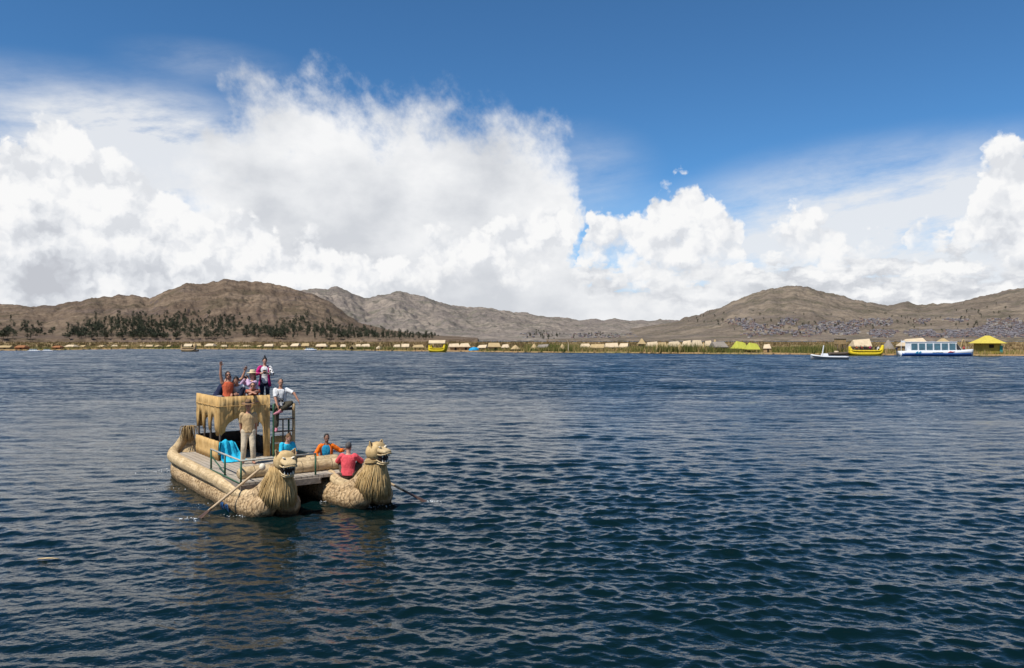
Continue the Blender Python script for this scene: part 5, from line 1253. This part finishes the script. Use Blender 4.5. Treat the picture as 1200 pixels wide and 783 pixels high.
# passengers and islanders far away
pass_proto = {}
for kind_, pose in (('sit', dict(pel=(0, 0, .45), LF=(-.12, .42, .08), RF=(.12, .42, .08), LH=(-.15, .35, .5), RH=(.15, .35, .5))), ('stand', dict())):
    pass_proto[kind_] = pose
def far_person(p, label, shirt_, trousers_='charcoal', sit=True, rz=0.0, hat=None, group=None):
    look = dict(skin='skin_dark', shirt=(shirt_, 1.9, .02, -.08), trousers=(trousers_, 1.9, .015), hair=('short', 'hair'))
    if hat: look['hat'] = (hat, .2, .10, 0)
    return person(label, p, (math.sin(rz), -math.cos(rz)), pass_proto['sit' if sit else 'stand'], look, voxel=.022, ground=True)
def reed_canoe(px, row, wpx, label, mats='yreed', two=True, canopy=None, right_curl=1.0, turn=0.0):
    p = place(px, row); k = p.y / FOC; L_ = wpx * k; root = thing('reed_boat', label, 'reed boat', p, turn)
    for j in range(2 if two else 1):
        dx, dy = (j * L_ * .10, j * 2.2); g = MB(); h = L_ * .5 * .9
        for q in (-.30, .30):
            g.tube([(-h + dx, dy + q * .3, 2.3), (-h * .95 + dx, dy + q * .6, 1.3), (-h * .82 + dx, dy + q, .62), (0 + dx, dy + q, .45), (h * .74 + dx, dy + q, .60), (h * .92 + dx, dy + q * .6, 1.4), (h + dx, dy + q * .2, 2.6 * right_curl)], [.30, .46, .62, .70, .64, .54, .36], 12, seg=40, dome=True)
        hb = obj('hull', g, M[mats], root)
        for sd in (-1, 1):
            g = MB(); g.tube([(-h * .97 + dx, dy + sd * .2, 1.9), (-h * .80 + dx, dy + sd * .75, 1.35), (0 + dx, dy + sd * .8, 1.25), (h * .74 + dx, dy + sd * .75, 1.35), (h * .95 + dx, dy + sd * .2, 2.0)], .20, 8, seg=30); obj('gunwale_roll', g, M[mats], hb)
    g = MB(); g.box((0, 1.1 if two else 0, 1.10), (L_ * .62, 3.0 if two else 1.2, .08)); obj('deck', g, M['deck'], root, smooth=False)
    if canopy:
        z0, z1, w_ = canopy
        for x in (-w_ / 2, w_ / 2):
            for y in (.1, 2.1) if two else (-.6, .6): g = MB(); g.tube([(x, y, .8), (x, y, z0 + .1)], .07, 6); obj('canopy_post', g, M['pole'], root)
        yc = 1.1 if two else 0; hw = 1.7 if two else 1.0; T = Matrix(((0, 0, 1, -w_ * .56), (1, 0, 0, yc), (0, 1, 0, 0), (0, 0, 0, 1)))
        g = MB(); g.prism([(-hw, z0 - .12), (0, z1 - .15), (hw, z0 - .12), (hw, z0), (0, z1), (-hw, z0)][::-1], w_ * 1.12, T); obj('canopy_roof', g, M['cream'], root, smooth=False)
    return root, p, k
r_, p, k = reed_canoe(1015, 416.6, 43, 'yellow double-hulled reed boat full of passengers moored left of the tour boat')
g = None
cl = [('brown_cloth', None), ('rust', 'strawhat'), ('charcoal', 'felt'), ('red_cloth', None), ('navy', 'felt'), ('olive', None), ('magenta', 'strawhat'), ('navy', None), ('charcoal', None)]
wd = {'brown_cloth': 'brown', 'rust': 'rusty', 'charcoal': 'black', 'red_cloth': 'red', 'navy': 'navy', 'olive': 'olive', 'magenta': 'pink'}
nth = ['nearest the left prow', 'second from the left prow', 'third from the left prow', 'left of the middle', 'in the middle', 'right of the middle', 'fourth from the right prow', 'third from the right prow', 'second from the right prow']
for i, (c_, hat) in enumerate(cl):
    far_person(p + Vector(((-13 + 3.1 * i + random.uniform(-.5, .5)) * k, random.uniform(.2, 1.9), 1.50)), f"distant passenger in {wd[c_]} clothes seated {nth[i]} of the yellow reed boat", c_, rz=random.uniform(-.6, .6), hat=hat)
far_person(p + Vector((15.0 * k, .3, 1.0)), 'distant person in white standing at the right prow of the yellow reed boat', 'white', sit=False); far_person(p + Vector((20.5 * k, 3.6, .6)), 'distant person in white standing on shore right of the yellow reed boat', 'white', 'brown_cloth', sit=False)
reed_canoe(512, 412.4, 20, 'yellow reed boat with a tall cream canopy moored left of the blue tarpaulin', canopy=(3.2, 4.3, 5.4))
reed_canoe(221, 411.8, 18, 'small straw reed boat with a low canopy crossing in front of the left shore', 'hull', two=False, canopy=(2.0, 2.9, 2.6))
p = place(230.5, 411.9); k = p.y / FOC; t = thing('rowing_boat', 'tiny dark rowing boat trailing behind the small straw reed boat', 'rowing boat', p); obj('hull', hull_mesh(5 * k, .9, .5, sheer=.2), M['darkwood_and_shade'], t)
# open speedboat, its bow to the left
p = place(971.5, 421.2); k = p.y / FOC; L_ = 43 * k; t = thing('speedboat', 'grey and white open speedboat with an outboard motor in front of the lookout tower', 'speedboat', p, math.pi)
obj('hull', hull_mesh(L_, 2.2, .78, bow=.5, sheer=.45), M['steel'], t)
g = MB(); g.tube([(-L_ * .48, 1.12, .52), (L_ * .1, 1.12, .60), (L_ * .40, .6, .85), (L_ * .49, .05, 1.0)], .13, 8, seg=20); g.tube([(-L_ * .48, -1.12, .52), (L_ * .1, -1.12, .60), (L_ * .40, -.6, .85), (L_ * .49, -.05, 1.0)], .13, 8, seg=20); obj('rub_rail', g, M['wpaint'], t)
g = MB(); g.box((-L_ * .50, 0, .85), (.6, .5, .7), top=.8); g.box((-L_ * .51, 0, .1), (.2, .14, 1.1)); obj('outboard_motor', g, M['black'], t, smooth=False)
g = MB(); g.box((L_ * .12, 0, 1.05), (1.2, 1.6, .6), top=.8); obj('console', g, M['wpaint'], t, smooth=False)
g = MB(); g.bar((L_ * .20, .3, .9), (L_ * .16, .3, 3.2), .45, .06); obj('raised_paddle', g, M['wpaint'], t, smooth=False)
for x in (-.25, -.05): g = MB(); g.box((x * L_, 0, .72), (.5, 1.7, .12)); obj('seat', g, M['darkwood_and_shade'], t, smooth=False)
p = place(985, 416.4); k = p.y / FOC; t = thing('wooden_skiff', 'low dark wooden skiff moored behind the speedboat under the tower', 'skiff', p, .05); obj('hull', hull_mesh(28 * k, 1.6, .8, bow=.4, sheer=.5), M['pole'], t); g = MB(); g.box((-5 * k, 0, 1.0), (5 * k, 1.1, .5), top=.7); obj('cargo', g, M['cream'], t)
for px, sh, lb in ((1131, 'red_cloth', 'distant person in red standing at the bow of the tour boat'), (1052, 'navy', 'distant person in navy standing at the stern of the tour boat')):
    far_person(place(px, 417.3) + Vector((0, .6, 1.1 if px > 1100 else .9)), lb, sh, sit=False)
# a bit of floating reed in the near water
p = place(57, 657.5); g = MB()
for i in range(9): a = random.uniform(-.3, .3); g.tube([(-.17 + random.uniform(-.05, .05), random.uniform(-.03, .03), .045), (0, random.uniform(-.03, .03), .06), (.17 + random.uniform(-.06, .05), .17 * math.sin(a) * .5, .05)], [.010, .013, .007], 5, seg=5)
o = tag(obj('floating_reed', g, M['roll']), 'broken tan reed floating on the water at lower left', 'reed'); o.location = p

g = MB()
def foam(c_, spread, n, s0=.010, s1=.035):
    for i in range(n):
        q = b2w(*c_) + V3(random.gauss(0, spread[0]), random.gauss(0, spread[1]), random.uniform(-.01, .045)); r_ = random.uniform(s0, s1) * .42 * (1 if random.random() < .9 else 1.7)
        g.ell(q, (r_ * random.uniform(1, 2.2), r_ * random.uniform(.8, 1.3), r_ * .6), Matrix.Rotation(random.uniform(0, 3.1), 3, 'Z'), 8, 5)
foam((-.9, -1.98, 0), (.13, .07), 34); foam((.95, 3.92, 0), (.14, .08), 30); foam((-2.4, -1.15, 0), (.4, .12), 40, .006, .02); foam((-.35, -.75, 0), (.35, .10), 60, .006, .022)
foam((-.6, 1.75, 0), (.35, .08), 70, .006, .024); foam((.45, 2.3, 0), (.25, .10), 60, .006, .022); foam((-5.0, -1.0, 0), (.8, .14), 50, .006, .02); foam((-8.9, -.5, 0), (.35, .3), 50, .008, .03)
M['foam'] = plain('water_foam', (.74, .77, .78), .35, .05)
tag(obj('foam', g, M['foam']), 'white flecks of foam and splash around the hulls and oar blades', 'foam', kind='stuff')

# ---------------------------------------------------------------- trees and houses on the hills
M['leaf'] = material('tree_foliage', lambda: mix(attr('tone') * 0.65 + X(X.new('ShaderNodeObjectInfo').outputs['Random']) * 0.5 - 0.08, (0.022, 0.032, 0.025), (0.085, 0.090, 0.056)), .9, .05); M['bark'] = plain('tree_bark', (0.10, 0.075, 0.06), .9)
def tree_mesh(i, h=13.0, w=5.0):
    n = 300; c_ = RNG.normal(0, 1, (7, 3)) * np.array([w * .24, w * .24, h * .17]) + np.array([0, 0, h * .60])
    q = c_[RNG.integers(0, 7, n)] + RNG.normal(0, 1, (n, 3)) * np.array([w * .15, w * .15, h * .085])
    q[:, 2] = np.clip(q[:, 2], h * .14, h)
    d = RNG.normal(0, 1, (n, 3, 3)) * .60; tri = q[:, None] + d
    tr = MB(); tr.tube([(0, 0, -2), (.15, .1, h * .4), (0, .1, h * .75)], [.35, .25, .08], 6, seg=4)
    for k_ in range(4): a = random.uniform(0, 6.28); tr.tube([(.1, .1, h * (.25 + .1 * k_)), (math.cos(a) * w * .25, math.sin(a) * w * .25, h * (.42 + .1 * k_))], [.14, .05], 5)
    tt_ = []
    for f in tr.F:
        for j in range(1, len(f) - 1): tt_.append([tr.V[f[0]], tr.V[f[j]], tr.V[f[j + 1]]])
    tt_ = np.array(tt_); al = np.concatenate([tri, tt_])
    return tri_mesh('hillside_tree', al, [M['leaf'], M['bark']], np.concatenate([np.zeros(n), np.ones(len(tt_))]), np.concatenate([np.clip(RNG.normal(.5, .25, n), 0, 1), np.zeros(len(tt_))]))
protos = [tree_mesh(i, 11 + 2 * i, 5.5 + 1.6 * (i % 3)) for i in range(5)]
def hill_point(hf, px, row, r0, r1):
    """nearest point of a hillside seen at that pixel of the layout"""
    az = sky_dir(px, 398)[0]; rr_ = np.linspace(r0, r1, 160)
    z = hf(az, rr_); ok = np.nonzero((z - CAM_H) / (rr_ * math.cos(az)) * FOC >= HOR - row)[0]
    if not len(ok): return None
    r = float(rr_[ok[0]]); return Vector((r * math.sin(az), r * math.cos(az), float(z[ok[0]])))
CL = [(8, 392, 26, 10, 22), (45, 392, 22, 7, 8), (88, 394, 16, 6, 16), (115, 388, 24, 9, 34), (150, 381, 24, 8, 30), (175, 388, 26, 11, 50), (205, 382, 22, 9, 44), (170, 396, 34, 6, 30), (240, 392, 22, 9, 26), (262, 381, 18, 7, 24), (300, 390, 18, 9, 22), (330, 392, 20, 9, 28), (348, 384, 12, 8, 20), (380, 390, 18, 9, 32), (410, 393, 18, 7, 28), (440, 394, 18, 6, 24), (470, 395, 20, 5, 24), (500, 396, 14, 4, 12), (640, 394, 26, 4, 18), (700, 393, 16, 3, 8), (225, 372, 40, 4, 8),
      (820, 370, 30, 8, 10), (880, 380, 50, 8, 16), (960, 384, 50, 8, 18), (1060, 380, 60, 9, 18), (1150, 370, 40, 12, 14)]
pts = []
for cx, cy, sx_, sy_, n in CL:
    for i in range(int(n * 2.3)):
        x, y = random.gauss(cx, sx_ * .6), random.gauss(cy, sy_ * .66)
        if y > 400: continue
        q = hill_point(hA, x, y, 1360, 2600) if x < 520 else (hill_point(hC, x, y, 2310, 4200) if x > 720 else hill_point(hB, x, y, 2700, 5200))
        if q is not None: pts.append(q)
pts.sort(key=lambda q: q.y)
singles, rest = pts[:285], pts[285:]
for i, q in enumerate(singles):
    o = bpy.data.objects.new('hillside_tree', protos[i % 5]); col.objects.link(o); o.location = q + V3(0, 0, .1); o.rotation_euler = (0, 0, random.uniform(0, 6.28)); s_ = random.uniform(.38, .85); o.scale = (s_ * 1.25, s_ * 1.25, s_ * random.uniform(.75, 1.15))
    tag(o, 'dark green tree scattered among others on the lower slope of the wooded hill', 'tree', 'dark trees on the wooded hillside')
def merged(name, meshes, places, mats, label, cat):
    tris, mi, tn = [], [], []
    for i, (q, s_, a) in enumerate(places):
        me = meshes[i % len(meshes)]; n = len(me.vertices); c_ = np.empty(n * 3, np.float32); me.vertices.foreach_get('co', c_); c_ = c_.reshape(-1, 3) * s_
        ca, sa = math.cos(a), math.sin(a); c_ = np.stack([c_[:, 0] * ca - c_[:, 1] * sa, c_[:, 0] * sa + c_[:, 1] * ca, c_[:, 2]], 1) + np.array(q)
        m2 = np.empty(len(me.polygons), np.int32); me.polygons.foreach_get('material_index', m2); t2 = np.empty(n, np.float32); me.attributes['tone'].data.foreach_get('value', t2)
        tris.append(c_.reshape(-1, 3, 3)); mi.append(m2); tn.append(t2[::3])
    me = tri_mesh(name, np.concatenate(tris), mats, np.concatenate(mi), np.concatenate(tn)); o = bpy.data.objects.new(name, me); col.objects.link(o)
    return tag(o, label, cat, kind='stuff')
merged('hillside_woodland', protos, [(q, random.uniform(.38, .85), random.uniform(0, 6)) for q in rest], [M['leaf'], M['bark']], 'dark woodland and distant bushes scattered over the hillsides', 'woodland')
# the town on the right-hand slopes
M['h_pale'] = plain('pale_plaster', (0.33, 0.30, 0.27), .9, .12, .3); M['h_brick'] = plain('dull_brick', (0.21, 0.14, 0.12), .9, .2, .3); M['h_grey'] = plain('grey_plaster', (0.135, 0.122, 0.13), .9, .2, .3); M['h_tin'] = plain('tin_roof', (0.155, 0.145, 0.155), .8, .25, .3)
def house_tris(w, d, h, gable):
    g = MB(); g.box((0, 0, h / 2 - 2), (w, d, h + 4)); nw = len(g.F)
    T = Matrix(((0, 0, 1, -w * .53), (1, 0, 0, 0), (0, 1, 0, 0), (0, 0, 0, 1)))
    if gable: g.prism([(-d * .56, h), (d * .56, h), (0, h + d * .28)], w * 1.06, T)
    else: g.box((0, 0, h + .15), (w * 1.05, d * 1.05, .3))
    tr, mi = [], []
    for k_, f in enumerate(g.F):
        for j in range(1, len(f) - 1): tr.append([g.V[f[0]], g.V[f[j]], g.V[f[j + 1]]]); mi.append(0 if k_ < nw else 1)
    return np.array(tr), np.array(mi)
hm = []
for wall_, roof_, gb in (('h_brick', 'h_tin', 0), ('h_brick', 'h_grey', 1), ('h_grey', 'h_tin', 1), ('h_pale', 'h_tin', 0), ('h_grey', 'h_brick', 1), ('h_brick', 'h_tin', 1), ('h_grey', 'h_tin', 0)):
    tr, mi = house_tris(random.uniform(6, 11), random.uniform(5, 8), random.uniform(3, 6), gb); hm.append((tri_mesh('town_house', tr, [M[wall_], M[roof_]], mi, np.zeros(len(tr))), wall_))
hp = []
def town(n, x0, x1, y0, y1, hf, r0, r1, pw=1.0, gate=.48):
    for i in range(n):
        x = random.uniform(x0, x1); y = y1 - (y1 - y0) * random.random() ** pw
        if vnoise(np.array([x / 22.0]), np.array([y / 5.0]))[0] < gate: continue
        q = hill_point(hf, x, y, r0, r1)
        if q is not None: hp.append(q)
town(2600, 850, 1230, 374, 396, hC, 2310, 4200, .8, .50); town(1500, 960, 1230, 384, 396, hC, 2310, 4200, 1.0, .42); town(160, 610, 760, 391, 397, hB, 2700, 5200, 1, .3)
hp.sort(key=lambda q: q.length)
for i, q in enumerate(hp[:280]):
    me, wl = hm[random.randrange(len(hm))]; o = bpy.data.objects.new('town_house', me); col.objects.link(o); o.location = q; o.rotation_euler = (0, 0, random.uniform(-.7, .7)); s_ = random.uniform(.55, 1.0); o.scale = (s_,) * 3
    tag(o, {'h_brick': 'tiny brick house on the far lower hillside', 'h_grey': 'tiny grey house on the far lower hillside', 'h_pale': 'tiny pale plastered house on the far lower hillside'}[wl], 'house', {'h_brick': 'brick houses of the hillside towns', 'h_grey': 'grey houses of the hillside towns', 'h_pale': 'pale houses of the hillside towns'}[wl])
if len(hp) > 280:
    for j, (me, wl) in enumerate(hm[:4]):
        sel = [(q, random.uniform(.55, 1.0), random.uniform(-.7, .7)) for i, q in enumerate(hp[280:]) if i % 4 == j]
        merged('distant_town', [me], sel, list(me.materials), 'dense distant town spread over the right hand slopes', 'town')
